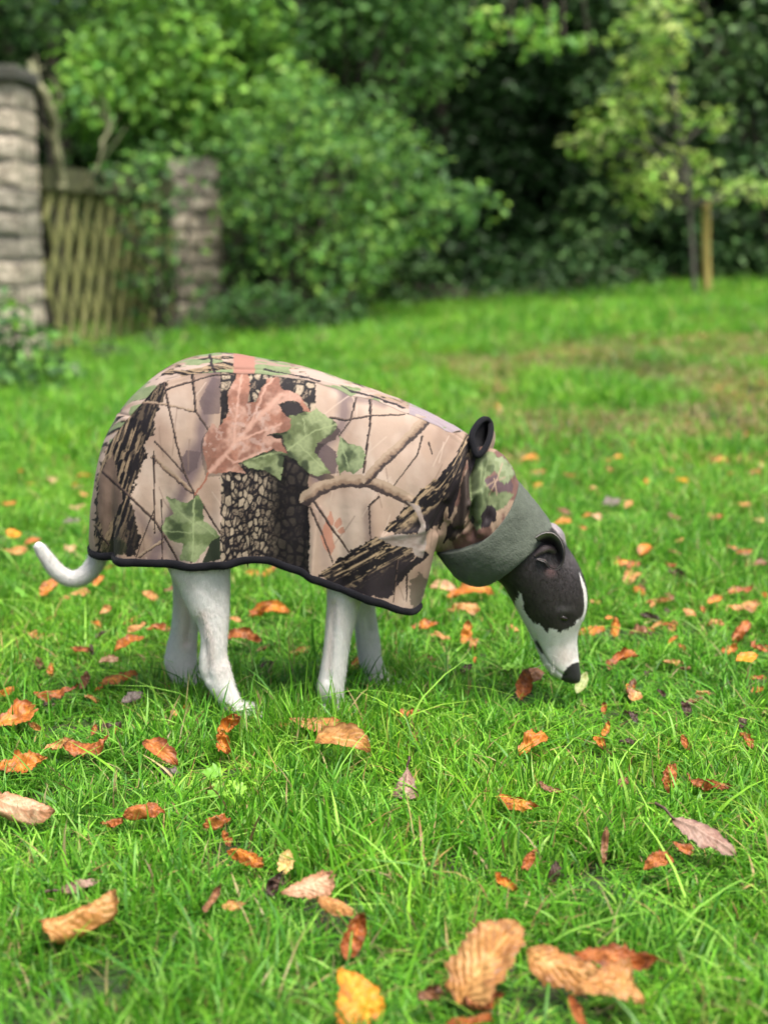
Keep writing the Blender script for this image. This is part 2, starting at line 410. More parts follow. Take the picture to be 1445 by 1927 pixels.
def rough_block(sx, sy, sz, rng, amp=0.016, n=7):
    """a bevelled, uneven block as a subdivided box shell"""
    V, F, off = [], [], 0
    h = np.array([sx, sy, sz]) / 2
    g = np.linspace(-1, 1, n)
    for ax in range(3):
        for sg in (-1, 1):
            A, B = np.meshgrid(g, g, indexing='ij')
            p = np.zeros((n, n, 3)); p[..., ax] = sg; p[..., (ax + 1) % 3] = A * sg; p[..., (ax + 2) % 3] = B
            V.append(p.reshape(-1, 3)); F.append(grid_faces(n, n) + off); off += n * n
    V = np.concatenate(V); F = np.concatenate(F)
    q = np.abs(V); r = np.maximum(0, np.sort(q, 1)[:, 1] - 0.72) / 0.28       # how near an edge
    s = int(rng.integers(1, 999))
    bul = (fbm(V[:, 0] * 1.6 + s, V[:, 1] * 1.6, V[:, 2] * 1.6, s) - 0.5)
    W = V * h
    W = W * (1 - 0.035 * r[:, None]) + np.sign(V) * (bul * amp * 2)[:, None] * (q > 0.99)
    return W, F
def pillar(name, label, cx, cy, wx, wy, z0, z1, course, seed, cap):
    rng = np.random.default_rng(seed)
    root = empty(name, (cx, cy, z0))
    c = np.array([[x, y, z] for x in (-1, 1) for y in (-1, 1) for z in (0, 1)], float)
    H = z1 - z0
    V = c * np.array([wx / 2 - 0.022, wy / 2 - 0.022, H])
    mesh_obj('mortar_core', V, [[0, 1, 3, 2], [4, 6, 7, 5], [0, 4, 5, 1], [2, 3, 7, 6], [1, 5, 7, 3]], M_MORTAR, root, False)
    nc = max(2, int(round(H / course))); z = 0; k = 0
    hs = rng.uniform(0.85, 1.15, nc); hs *= H / hs.sum()
    for i in range(nc):
        f = (0.36 if i % 2 else 0.62) + rng.uniform(-0.06, 0.06)
        for (a, b) in ((0, f), (f, 1)):
            sx = wx * (b - a) - 0.020; sz = hs[i] - 0.020
            W, F = rough_block(sx, wy + rng.uniform(-0.012, 0.012), sz, rng)
            o = mesh_obj('stone_block', W, F, M_STONE, root, True)
            o.location = (-wx / 2 + wx * (a + b) / 2, rng.uniform(-0.006, 0.006), z + hs[i] / 2)
        z += hs[i]
    if cap:
        W, F = rough_block(wx + 0.05, wy + 0.10, 0.09, rng, 0.006, 9)
        o = mesh_obj('cap_stone', W, F, M_CAP, root, True); o.location = (0.0, 0, H + 0.047)
    tag(root, label, 'pillar', 'stone gate pillars')
    return root
pl = D(76, 400, 9.0); x_r = D(78, 400, 9.5)[0]
zl = float(ground_z(x_r - 0.3, pl[1])) - 0.05
z_cap = D(62, 152, 9.0)[2]
pillar('stone_pillar', 'near stone pillar with dark cap slab at the left edge', x_r - 0.31, pl[1] + 0.28, 0.62, 0.56, zl, z_cap, 0.155, 4, True)
pr = D(366, 450, 12.0)
pillar('stone_pillar', 'far weathered stone pillar half hidden by ivy', pr[0], pr[1] + 0.2, 0.40, 0.4, float(ground_z(pr[0], pr[1])) - 0.05, D(366, 297, 12.0)[2], 0.15, 5, False)

# ------------------------------------------------------------------ lattice gate
M_SLAT = mat_plain('mossy_slat', [(0.3, (0.07, 0.078, 0.024)), (0.55, (0.17, 0.175, 0.055)), (0.8, (0.25, 0.24, 0.11))], 9, 0.9, 0.5, 0.004)
M_RAIL = mat_plain('mossy_rail', [(0.3, (0.025, 0.03, 0.012)), (0.7, (0.08, 0.085, 0.03))], 9, 0.9, 0.5, 0.004)
def bar(p, q, wdt, thk, nrm, bend=0.0):
    """a rectangular strip from p to q"""
    p, q = np.asarray(p, float), np.asarray(q, float); t = (q - p) / np.linalg.norm(q - p)
    nrm = np.asarray(nrm, float); s = np.cross(t, nrm); s /= np.linalg.norm(s)
    V = []
    for k in np.linspace(0, 1, 6):
        c = p + (q - p) * k + nrm * bend * math.sin(k * math.pi)
        for a, b in ((-1, -1), (1, -1), (1, 1), (-1, 1)): V.append(c + s * a * wdt / 2 + nrm * b * thk / 2)
    F = grid_faces(6, 4, True).tolist() + [[3, 2, 1, 0], [20, 21, 22, 23]]
    return np.array(V), F
def gate():
    rng = np.random.default_rng(8)
    A = D(86, 500, 9.62); B = D(322, 450, 11.85); A[2] = B[2] = 0
    zA = D(80, 668, 9.62)[2]; zT = D(80, 352, 9.62)[2]
    L = np.linalg.norm(B - A); t = (B - A) / L; n = np.array([t[1], -t[0], 0])
    H = zT - zA
    root = empty('lattice_gate', (A[0], A[1], zA))
    up = np.array([0, 0, 1.0])
    def pt(u, v): return t * u + up * v
    V, F = bar(pt(-0.02, H + 0.06), pt(L, H + 0.06), 0.15, 0.09, n); mesh_obj('top_rail', V, F, M_RAIL, root, False)
    V, F = bar(pt(-0.02, -0.0), pt(L, -0.0), 0.07, 0.05, n); mesh_obj('bottom_rail', V, F, M_RAIL, root, False)
    for u in (0.0, L * 0.5, L): 
        V, F = bar(pt(u, -0.08) + n * -0.06, pt(u, H + 0.02) + n * -0.06, 0.07, 0.05, n); mesh_obj('post', V, F, M_RAIL, root, False)
    step = 0.21
    for lay, sg in ((0.014, 1), (-0.014, -1)):
        k0 = -int(H * .42 / step) - 1 if sg > 0 else 0
        k1 = int(L / step) + 1 if sg > 0 else int((L + H * .42) / step) + 1
        for k in range(k0, k1):
            u0 = k * step + 0.05                      # at v=0
            pts = []
            for v in (0, H): pts.append((u0 + sg * v * 0.42, v))
            (ua, va), (ub, vb) = pts
            # clip to 0..L
            seg = []
            for uu, vv, uo, vo in ((ua, va, ub, vb), (ub, vb, ua, va)):
                if uu < 0: vv = vv + (0 - uu) / (uo - uu) * (vo - vv); uu = 0
                if uu > L: vv = vv + (L - uu) / (uo - uu) * (vo - vv); uu = L
                seg.append((uu, vv))
            if abs(seg[0][0] - seg[1][0]) < 0.08 or max(ua, ub) < 0.02 or min(ua, ub) > L - 0.02: continue
            j = rng.uniform(-0.015, 0.015)
            V, F = bar(pt(seg[0][0] + j, seg[0][1]) + n * lay, pt(seg[1][0] - j, seg[1][1]) + n * lay, 0.052, 0.02, n, rng.uniform(-0.008, 0.008))
            mesh_obj('slat', V, F, M_SLAT, root, False)
    tag(root, 'mossy wooden lattice gate between the two stone pillars', 'gate')
gate()

# bare mossy stems above the gate
def stem_thing(name, label, pts, depth, r0, r1, seed):
    rng = np.random.default_rng(seed)
    pw = np.array([D(x, y, depth + dd) for x, y, dd in pts])
    base = pw[0].copy(); root_z = base
    pth = crom(pw - base, 40); pth += np.stack([fbm(np.linspace(0, 6, 40) + q, np.zeros(40), None, seed + q, 3) - 0.5 for q in range(3)], -1) * 0.05
    rad = np.linspace(r0, r1, 40) * (0.85 + 0.4 * vnoise(np.linspace(0, 14, 40), np.zeros(40), seed=seed))
    V, F = tube(pth, rad, 9)
    o = mesh_obj(name, V, F, M_BARKPALE); o.location = base
    # side twigs
    tb = Bag()
    for k in (12, 20, 29, 36):
        e = pth[k] + np.array([rng.uniform(-0.25, 0.25), rng.uniform(-0.1, 0.1), rng.uniform(0.05, 0.3)])
        tb.add(*tube(crom([pth[k], (pth[k] + e) / 2 + rng.normal(size=3) * 0.02, e], 8), np.linspace(r1 * 0.6, 0.003, 8), 6))
    tb.build('twig', M_BARKPALE, o)
    tag(o, label, 'branch')
stem_thing('bare_stem', 'pale bare mossy stem curving above the gate beside the near pillar', [(117, 345, 0.15), (113, 300, 0.1), (105, 240, 0.05), (92, 195, 0), (75, 160, 0), (58, 120, 0.1)], 9.55, 0.03, 0.022, 3)
stem_thing('bare_stem', 'thin bare stem rising out of the ivy over the gate', [(165, 345, 0), (185, 310, 0), (195, 270, 0), (215, 220, 0.1)], 10.2, 0.014, 0.008, 4)

# ------------------------------------------------------------------ sapling and stake
def sapling():
    rng = np.random.default_rng(31)
    dep = 11.6
    b = D(1309, 553, dep); b[2] = float(ground_z(b[0], b[1]))
    root = empty('sapling', b)
    tr = np.array([b - np.array([0, 0, 0.05]), D(1302, 470, dep), D(1297, 400, dep), D(1292, 330, dep), D(1276, 230, dep), D(1262, 120, dep), D(1255, 20, dep), D(1245, -120, dep), D(1250, -220, dep)]) - b
    pth = crom(tr, 50); rad = np.linspace(0.022, 0.006, 50)
    mesh_obj('trunk', *tube(pth, rad, 9), M_BARKPALE_D, root)
    cl = [(1245, -160, .2), (1230, -90, .24), (1270, -60, .22), (1225, -20, .24), (1265, 10, .2), (1235, 40, .24), (1200, 60, .2), (1255, 80, .22), (1215, 110, .22), (1245, 130, .2), (1180, 140, .16), (1200, 165, .2), (1250, 170, .16), (1170, 195, .15), (1230, 200, .18),
          (1140, 215, .16), (1115, 235, .15), (1095, 262, .14), (1150, 245, .16), (1190, 240, .16), (1075, 270, .10), (1130, 285, .14), (1110, 300, .12), (1200, 290, .18), (1230, 300, .17), (1180, 325, .15), (1205, 345, .17), (1240, 335, .16), (1170, 345, .13), (1215, 375, .15), (1190, 385, .13), (1205, 405, .10), (1250, 370, .12),
          (1310, 225, .13), (1340, 235, .14), (1365, 225, .10), (1300, 300, .13), (1320, 310, .14), (1300, 345, .13), (1275, 290, .1), (1320, 350, .08), (1360, 355, .12), (1390, 350, .13), (1420, 350, .12), (1445, 345, .12), (1440, 370, .1), (1480, 350, .12)]
    C = np.array([D(x, y, dep + rng.uniform(-0.3, 0.3)) for x, y, r in cl]); R = np.array([r for *_, r in cl])
    pts, nn = clump_points(C, R * 1.0, 88, rng, 0.8)
    cols = pal([(0.36, 0.56, 0.09), (0.43, 0.62, 0.14), (0.28, 0.50, 0.08), (0.52, 0.64, 0.22), (0.18, 0.36, 0.06)], len(pts), rng)
    V, F, Cc = leaf_cloud(pts - b, nn, 0.085, cols, rng, 2.0, 0.5)
    cr = mesh_obj('crown', V, F, M_BRIGHT, root, True, Cc)
    for c in (C - b)[::1]:
        h = c[2] - 0.12 - 0.25 * math.hypot(c[0] - 0, c[1]); i = int(np.argmin(np.abs(pth[:, 2] - max(h, 0.75))))
        mid = (pth[i] + c) / 2 + np.array([0, 0, 0.04])
        mesh_obj('branch', *tube(crom([pth[i], mid, c], 8), np.linspace(0.009, 0.003, 8), 6), M_BARKPALE_D, root)
    tag(root, 'slender yellow green sapling beside the wooden stake on the right', 'tree')
M_BARKPALE_D = mat_plain('sapling_bark', [(0.3, (0.05, 0.045, 0.035)), (0.7, (0.13, 0.12, 0.095))], 12, 0.85, 0.4, 0.004)
sapling()
def stake():
    b = D(1329, 556, 11.75); b[2] = float(ground_z(b[0], b[1]))
    top = D(1327, 377, 11.75) - b
    k = 16; zz = np.linspace(-0.15, 1, k)
    pth = np.stack([top[0] * zz, top[1] * zz, top[2] * zz], -1); pth[:, 0] += 0.003 * np.sin(zz * 9)
    rad = np.full(k, 0.036) * np.linspace(1.05, 0.96, k); 
    pth = np.concatenate([pth, [pth[-1] + [0, 0, 0.006]]]); rad = np.concatenate([rad, [0.027]])
    V, F = tube(pth, rad, 14)
    m = mat_plain('stake_wood', [(0.3, (0.26, 0.20, 0.05)), (0.6, (0.42, 0.33, 0.10)), (0.8, (0.50, 0.40, 0.16))], 6, 0.8, 0.5, 0.004, (3, 3, 0.3))
    root = empty('tree_stake', b)
    mesh_obj('post', V, F, m, root)
    # rubber tie between stake and trunk
    a = np.linspace(0, 2 * np.pi, 24)
    loop = np.stack([-0.055 + 0.1 * np.cos(a), -0.03 + 0.05 * np.sin(a), np.full(24, top[2] * 0.9)], -1) + np.array([top[0] * .9, top[1] * .9, 0])
    mesh_obj('tie', *tube(loop, 0.006, 6, False), M_BARK, root)
    tag(root, 'round yellowish wooden stake standing beside the sapling trunk', 'stake')
stake()
# ------------------------------------------------------------------ the dog
DOG = empty('dog', (0.0, 0.0, 0.0))
tag(DOG, 'slim black and white dog in a camouflage print coat sniffing the grass', 'dog')

def ring(T, B, hw, n=28, sq=1.0, yc=0.0):
    """ellipse-like ring: T and B are its upper and lower points, hw its half width across"""
    c = (T + B) / 2; a = (T - B) / 2
    th = np.linspace(0, 2 * np.pi, n, endpoint=False)
    cs, sn = np.cos(th), np.sin(th)
    e = sq
    k1 = np.sign(cs) * np.abs(cs) ** e; k2 = np.sign(sn) * np.abs(sn) ** e
    r = c + a * k1[:, None]; r[:, 1] += hw * k2 + yc
    return r
def loft(rings):
    n = len(rings[0]); V = np.concatenate(rings); k = len(rings)
    F = grid_faces(k, n, True).tolist()
    c0 = len(V); V = np.concatenate([V, [rings[0].mean(0)], [rings[-1].mean(0)]])
    F += [[c0, (j + 1) % n, j] for j in range(n)]
    F += [[c0 + 1, (k - 1) * n + j, (k - 1) * n + (j + 1) % n] for j in range(n)]
    return V, F
def resample(rows, m):
    return crom(np.asarray(rows, float), m)
def ellipsoid(c, r, rot=None, nu=14, nv=18):
    u = np.linspace(0.0, np.pi, nu); v = np.linspace(0, 2 * np.pi, nv, endpoint=False)
    U, W = np.meshgrid(u, v, indexing='ij')
    p = np.stack([np.sin(U) * np.cos(W), np.sin(U) * np.sin(W), np.cos(U)], -1).reshape(-1, 3) * np.asarray(r)
    if rot is not None: p = p @ np.array(rot).T
    return p + np.asarray(c), grid_faces(nu, nv, True).tolist()

def build_body():
    bag = Bag()
    # trunk, neck and head as one loft:  top px, bottom px, half width (m), y shift
    rows = [
        (222, 872, 236, 955, .020, 0), (232, 830, 250, 985, .042, 0), (268, 775, 280, 1015, .060, 0), (325, 716, 330, 1035, .072, 0), (394, 690, 400, 1025, .076, 0),
        (480, 702, 488, 990, .068, 0), (560, 714, 566, 1000, .070, 0), (640, 738, 640, 1050, .076, 0), (715, 768, 712, 1075, .074, 0),
        (785, 802, 768, 1050, .060, 0), (838, 832, 808, 1020, .046, 0), (885, 866, 835, 1010, .040, 0), (935, 903, 865, 1030, .038, -.002),
        (985, 945, 897, 1065, .040, -.004), (1030, 985, 925, 1083, .043, -.006),
        (1062, 1022, 943, 1096, .046, -.008), (1083, 1054, 955, 1115, .0465, -.009), (1097, 1086, 968, 1138, .046, -.010), (1102, 1116, 980, 1160, .0435, -.011),
        (1099, 1146, 990, 1178, .039, -.012), (1089, 1168, 998, 1194, .033, -.013), (1083, 1190, 1005, 1210, .0275, -.014), (1083, 1212, 1012, 1227, .0245, -.015),
        (1085, 1233, 1020, 1244, .022, -.016), (1088, 1252, 1032, 1259, .0185, -.017), (1089, 1268, 1050, 1270, .0135, -.018), (1086, 1277, 1066, 1277, .006, -.018)]
    rows = [r if r[0] > 840 else (r[0], r[1] + 8, r[2], r[3], r[4] * .84, r[5]) for r in rows]      # the coat hangs clear of the trunk
    rr = resample(rows, 120)
    bag.add(*loft([ring(P(r[0], r[1]), P(r[2], r[3]), r[4], 40, 0.95, r[5]) for r in rr]))
    # brow, cheek and nose leather
    for (x, y, yy, rad) in ((1061, 1142, -.040, (.011, .010, .013)), (1068, 1140, .022, (.011, .010, .013)), (1020, 1135, -.030, (.026, .018, .03)), (1020, 1135, .012, (.026, .018, .03)), (1050, 1100, -.028, (.028, .016, .026))):
        bag.add(*ellipsoid(P(x, y, yy), rad))
    nose_rot = Matrix.Rotation(math.radians(-62), 3, 'Y')
    bag.add(*ellipsoid(P(1073, 1262, -.018), (.0155, .0125, .0115), nose_rot))
    # legs:  rear px, front px, half thickness, y
    def leg(rows, n=60):
        rr = resample(rows, n); out = []
        for a in rr: out.append(ring(P(a[2], a[3], a[5]), P(a[0], a[1], a[5]), a[4], 24, 1.0, 0))
        bag.add(*loft(out))
    leg([(270, 900, 430, 900, .03, -.035), (285, 975, 448, 985, .034, -.045), (304, 1035, 440, 1045, .033, -.052), (318, 1073, 434, 1074, .029, -.058), (332, 1096, 434, 1104, .026, -.060), (346, 1127, 433, 1132, .023, -.062),
         (360, 1157, 432, 1158, .020, -.064), (370, 1180, 430, 1184, .018, -.066), (376, 1208, 428, 1212, .016, -.068), (375, 1238, 428, 1234, .0145, -.069), (376, 1264, 434, 1254, .0138, -.070), (386, 1286, 439, 1275, .013, -.070),
         (405, 1310, 448, 1302, .0125, -.071), (426, 1338, 461, 1330, .0125, -.072), (444, 1355, 474, 1346, .013, -.072)])
    leg([(275, 900, 420, 900, .03, .03), (292, 975, 430, 985, .032, .034), (310, 1040, 420, 1050, .028, .038), (322, 1075, 408, 1084, .024, .040), (326, 1110, 398, 1118, .021, .041), (326, 1145, 388, 1150, .018, .042),
         (322, 1184, 374, 1186, .0155, .043), (313, 1222, 371, 1222, .0142, .044), (310, 1246, 371, 1244, .0138, .044), (319, 1270, 372, 1264, .013, .044), (333, 1293, 375, 1285, .0125, .044), (347, 1318, 382, 1312, .012, .044), (356, 1334, 390, 1328, .012, .044)])
    leg([(560, 960, 690, 960, .034, -.045), (600, 1030, 700, 1035, .030, -.050), (612, 1085, 690, 1095, .025, -.054), (615, 1115, 681, 1126, .022, -.056), (613, 1168, 671, 1164, .018, -.058), (610, 1205, 661, 1200, .0165, -.059),
         (606, 1240, 655, 1238, .0155, -.060), (601, 1270, 651, 1270, .0158, -.060), (597, 1298, 648, 1296, .0162, -.060), (605, 1318, 647, 1314, .0140, -.060), (614, 1336, 650, 1332, .0140, -.060)])
    leg([(610, 960, 730, 960, .034, .045), (640, 1030, 720, 1030, .028, .052), (652, 1090, 708, 1095, .022, .058), (660, 1140, 706, 1140, .018, .062), (667, 1184, 711, 1180, .016, .066), (671, 1215, 715, 1210, .0148, .068),
         (675, 1240, 718, 1236, .0148, .069), (681, 1262, 723, 1256, .0135, .070), (692, 1278, 729, 1272, .0128, .070), (703, 1290, 733, 1284, .0125, .070)])
    # paws with four toes each
    for (x, y, yy, sx) in ((478, 1366, -.072, 1.0), (392, 1342, .044, .95), (642, 1346, -.060, 1.0), (727, 1299, .070, .95)):
        c = P(x, y, yy); c[2] = 0.013
        bag.add(*ellipsoid(c + [-.012, 0, .006], (.022 * sx, .019, .014)))
        for k, off in enumerate((-.0155, -.0055, .0055, .0155)):
            f = .012 if k in (1, 2) else .004
            bag.add(*ellipsoid(c + [f, off, -.001], (.0155, .0066, .0105)))
    # tail
    tl = crom([P(x, y, yy) for x, y, yy in ((235, 930, 0), (205, 990, -.004), (190, 1035, -.006), (178, 1064, -.007), (160, 1083, -.008), (135, 1089, -.009), (110, 1076, -.01), (90, 1052, -.011), (76, 1031, -.012), (70, 1020, -.012))], 60)
    rt = np.interp(np.linspace(0, 1, 60), [0, .3, .5, .7, .85, .95, 1], [.015, .0125, .0112, .0105, .0085, .006, .0022])
    bag.add(*tube(tl, rt, 14))
    V = np.concatenate(bag.V)
    me = bpy.data.meshes.new('tmp'); me.from_pydata(V, [], bag.F); me.update()
    tmp = bpy.data.objects.new('tmp', me); COL.objects.link(tmp)
    md = tmp.modifiers.new('r', 'REMESH'); md.mode = 'VOXEL'; md.voxel_size = 0.0019; md.use_smooth_shade = True
    sm = tmp.modifiers.new('s', 'SMOOTH'); sm.factor = 0.5; sm.iterations = 7
    dg = bpy.context.evaluated_depsgraph_get(); dg.update()
    nm = bpy.data.meshes.new_from_object(tmp.evaluated_get(dg))
    bpy.data.objects.remove(tmp)
    n = len(nm.vertices); co = np.empty(n * 3); nm.vertices.foreach_get('co', co); co = co.reshape(-1, 3)
    nrm = np.empty(n * 3); nm.vertices.foreach_get('normal', nrm); nrm = nrm.reshape(-1, 3)
    faces = [list(p.vertices) for p in nm.polygons]
    return co, nrm, faces
def to_px(co):
    r = co - CAM; dpt = r @ FWD
    return 722.5 + (r @ RIGHT) / dpt * FPX, 963.5 - (r @ UP) / dpt * FPX
def side_px(co, y0=-0.04):
    """the same, but of the point slid across to a fixed side plane: gives marks that run through like fur markings"""
    c = co.copy(); c[:, 1] = y0; return to_px(c)

def ear(base_l, rim, depth_c, y_base, col_in, col_out, lip):
    """a cupped ear: rim loop (px, py, y) closing down to its root, with real thickness"""
    R = np.array([P(x, y, yy) for x, y, yy in rim]); R = np.concatenate([R, R[:1]])
    R = crom(np.concatenate([R[-2:-1], R, R[1:2]]), 66)[11:-11]
    m = len(R); root = P(*base_l, y_base)
    V = []
    cen = R.mean(0)
    ks = np.linspace(0, 1, 9)
    for k in ks:                                  # inner bowl
        q = R * (1 - k) + (cen * 0.55 + root * 0.45) * k
        q = q + np.array([0, depth_c, 0]) * math.sin(min(k, 1) * math.pi / 2) * 1.0
        V.append(q)
    inner = np.concatenate(V)
    V2 = []
    for k in ks:                                  # outer skin, a little bigger, running into the skull
        q = R * (1 - k) + root * k
        g = (R - cen); g = g / (np.linalg.norm(g, axis=1)[:, None] + 1e-9)
        q = q + g * 0.0022 * (1 - k) ** 0.5 + np.array([0, 0.012, 0]) * k + np.array([0, depth_c * 0.9, 0]) * math.sin(k * math.pi / 2)
        V2.append(q)
    outer = np.concatenate(V2)
    F1 = grid_faces(9, m); F2 = grid_faces(9, m)[:, ::-1] + len(inner)
    e = np.arange(m - 1)
    Fe = np.stack([e, len(inner) + e, len(inner) + e + 1, e + 1], -1)
    V = np.concatenate([inner, outer]); F = np.concatenate([F1, F2, Fe]).tolist()
    ci = np.empty((len(inner), 3)); ci[:] = col_in
    kk = np.repeat(ks, m)
    mg = np.clip(1 - kk * 5, 0, 1)[:, None] * np.tile(lip, 9)[:, None]
    ci = ci * (1 - mg) + np.array([0.42, 0.38, 0.37]) * mg
    ci *= (0.7 + 0.6 * fbm(inner[:, 0] * 160, inner[:, 2] * 160, None, 4, 3))[:, None]
    cc = np.empty((len(outer), 3)); cc[:] = col_out
    return V, F, np.concatenate([ci, cc])

def fur(co, nrm, col, px, py):
    """short lying hairs over the parts that the coat leaves bare, one thin blade each"""
    rng = np.random.default_rng(12)
    zone = ((py > 1052) & (px < 900)) | ((px > 925) & (py > 985)) | ((px < 215) & (py > 1030))
    nose = (px > 1050) & (py > 1236 + (1090 - px) * .5)
    eye = np.hypot(px - 1062, py - 1166) < 9
    idx = np.where(zone & ~nose & ~eye & (co[:, 2] > 0.012))[0]
    k = 150000; idx = idx[rng.integers(0, len(idx), k)]
    p = co[idx] + rng.normal(size=(k, 3)) * .0008; nn = nrm[idx]
    fl = np.tile([0.05, 0, -1.0], (k, 1))
    hd = px[idx] > 900; fl[hd] = P(975, 1035) - P(1080, 1250)
    tl = (px[idx] < 215) & (py[idx] < 1110); c0 = P(150, 1020); r_ = p - c0
    fl[tl] = np.stack([r_[:, 2], 0 * r_[:, 0], -r_[:, 0]], -1)[tl] * np.array([1, 0, 1])
    fl /= np.linalg.norm(fl, axis=1)[:, None] + 1e-9
    fl = fl + rng.normal(size=(k, 3)) * .22; fl -= nn * (fl * nn).sum(1)[:, None]; fl /= np.linalg.norm(fl, axis=1)[:, None] + 1e-9
    ln = np.where(tl, .0065, np.where(hd, .0034, .0042)) * rng.uniform(.6, 1.3, k)
    s = np.cross(fl, nn) * (.00020 * rng.uniform(.7, 1.4, k))[:, None]
    tip = p + fl * ln[:, None] + nn * (ln * rng.uniform(.10, .38, k))[:, None]
    V = np.stack([p - s, p + s, tip], 1).reshape(-1, 3); F = np.arange(3 * k).reshape(-1, 3)
    C = np.repeat(col[idx] * rng.uniform(.80, 1.22, (k, 1)), 3, axis=0)
    m = NT('fur_hair'); a = m.n('ShaderNodeVertexColor', layer_name='Col'); m.l(a.outputs[0], m.b.inputs['Base Color']); m.set(Roughness=0.5); m.b.inputs['Specular IOR Level'].default_value = 0.3
    tag(mesh_obj('fur', V, F, m.m, DOG, True, np.clip(C, .004, .8)), kind='stuff')

def dog_body():
    co, nrm, faces = build_body()
    # mouth line and nostril as real creases
    px, py = side_px(co, -0.035)
    def seg_d(pts):
        d = np.full(len(co), 9e9)
        for (x0, y0), (x1, y1) in zip(pts[:-1], pts[1:]):
            t = np.clip(((px - x0) * (x1 - x0) + (py - y0) * (y1 - y0)) / ((x1 - x0) ** 2 + (y1 - y0) ** 2), 0, 1)
            d = np.minimum(d, np.hypot(px - x0 - t * (x1 - x0), py - y0 - t * (y1 - y0)))
        return d
    dm = seg_d([(1007, 1200), (1012, 1214), (1021, 1230), (1032, 1247), (1047, 1262), (1062, 1272)])
    co = co - nrm * (0.0018 * np.exp(-(dm / 3.0) ** 2))[:, None]
    for (x, y, yy) in ((1068, 1264, -.030), (1082, 1264, -.006)):
        c = P(x, y, yy); d = np.linalg.norm(co - c, axis=1); co = co - nrm * (0.004 * np.exp(-(d / 0.004) ** 2))[:, None]
    # eye socket and muscle relief
    ce = P(1063, 1163, -.046); d = np.linalg.norm(co - ce, axis=1); co = co - nrm * (0.0035 * np.exp(-(d / 0.008) ** 2))[:, None]
    for line, amp, wd in (([(380, 1150), (392, 1190), (398, 1225), (398, 1255)], .0056, 9), ([(345, 1160), (346, 1200), (340, 1235)], .0048, 8), ([(628, 1125), (626, 1170), (622, 1215), (618, 1260)], .0040, 7), ([(385, 1085), (420, 1120)], .001, 9),
                          ([(690, 1180), (694, 1220)], .0034, 7)):
        dl = seg_d(line); co = co - nrm * (amp * np.exp(-(dl / wd) ** 2))[:, None]
    ym = np.interp(co[:, 0], [P(940, 1000)[0], P(1085, 1200)[0]], [-.002, -.016])
    c2 = co.copy(); c2[:, 1] = ym - np.abs(co[:, 1] - ym); px, py = to_px(c2)
    n = len(co)
    n1 = fbm(co[:, 0] * 60, co[:, 1] * 60, co[:, 2] * 60, 2, 4) - 0.5
    n2 = fbm(co[:, 0] * 25, co[:, 1] * 25, co[:, 2] * 25, 8, 4) - 0.5
    hair = vnoise(co[:, 0] * 700, co[:, 1] * 500, co[:, 2] * 220, 6) - 0.5
    white = np.array([0.58, 0.57, 0.545]); black = np.array([0.021, 0.0175, 0.0175])
    col = np.tile(white, (n, 1)) * (1 + 0.10 * n2 + 0.10 * hair)[:, None]
    # pink skin showing through; along the leg grooves it also paints in their shade
    pink = np.clip(sstep(0.02, 0.22, n2), 0, 1) * 0.5
    pk = np.exp(-(seg_d([(336, 1150), (338, 1240)]) / 14) ** 2) * 0.7 + np.exp(-(seg_d([(382, 1155), (396, 1200), (399, 1250)]) / 9) ** 2) * 0.5 + np.exp(-(seg_d([(627, 1130), (619, 1255)]) / 8) ** 2) * 0.4 + np.exp(-(np.hypot(px - 1060, py - 1238) / 20) ** 2) * 0.5 + np.exp(-(np.hypot(px - 600, py - 1300) / 10) ** 2) * 0.4
    pink = np.clip(pink * 0.35 + pk * 0.8, 0, 0.8)[:, None]
    col = col * (1 - pink) + np.array([0.66, 0.50, 0.45]) * pink
    # black mask of the head
    jx = px + 9 * n1 + 4 * hair; jy = py + 12 * n1 + 8 * hair
    mask = inside([(800, 780), (1200, 780), (1200, 1110), (1104, 1150), (1092, 1168), (1078, 1180), (1054, 1187), (1034, 1184), (1028, 1189), (1020, 1180), (1003, 1172), (992, 1158), (984, 1146), (981, 1115), (976, 1118), (967, 1138), (957, 1128), (945, 1105), (905, 1075), (860, 1060)], jx, jy)
    head = co[:, 0] > P(845, 1000)[0]
    yrel = co[:, 1] + 0.030 + 0.004 * n1          # blaze a little towards the near side, as the head is turned
    wdt = np.interp(py, [1078, 1100, 1125, 1150, 1172, 1190], [0.0005, 0.0045, 0.0065, 0.0060, 0.010, 0.02])
    topside = (px > 1060) & (nrm[:, 0] > -0.2)
    blaze = (np.abs(yrel) < wdt) & topside & (py > 1078)
    blk = (mask & head & ~blaze)
    far_dark = head & (py < 1180)
    f = blk.astype(float)[:, None]
    bcol = black * (1 + 0.5 * n2 + 0.5 * hair)[:, None]
    g = np.clip(np.exp(-(np.hypot(px - 1085, py - 1050) / 26) ** 2), 0, 1)[:, None]
    bcol = bcol * (1 - g) + np.array([0.075, 0.066, 0.068]) * g
    g = np.exp(-(np.hypot(px - 1036, py - 1076) / 9) ** 2)[:, None] * 0.8
    bcol = bcol * (1 - g) + np.array([0.13, 0.075, 0.075]) * g
    g = np.exp(-((px - 1060) / 16) ** 2 - ((py - 1146) / 6) ** 2)[:, None] * 0.55  # brow highlight painted into the black fur
    bcol = bcol * (1 - g) + np.array([0.10, 0.09, 0.095]) * g
    col = col * (1 - f) + bcol * f
    # eye rim, mouth corner, nose leather
    g = (np.exp(-((px - 1062) / 11) ** 2 - ((py - 1166) / 7) ** 2) * (co[:, 1] < -0.02))[:, None]
    col = col * (1 - g) + np.array([0.006, 0.005, 0.005]) * g
    g = np.clip(np.exp(-(dm / 2.2) ** 2) * np.interp(py, [1200, 1208, 1226, 1234, 1272], [0.0, 1.0, 1.0, .45, .4]), 0, 1)[:, None]
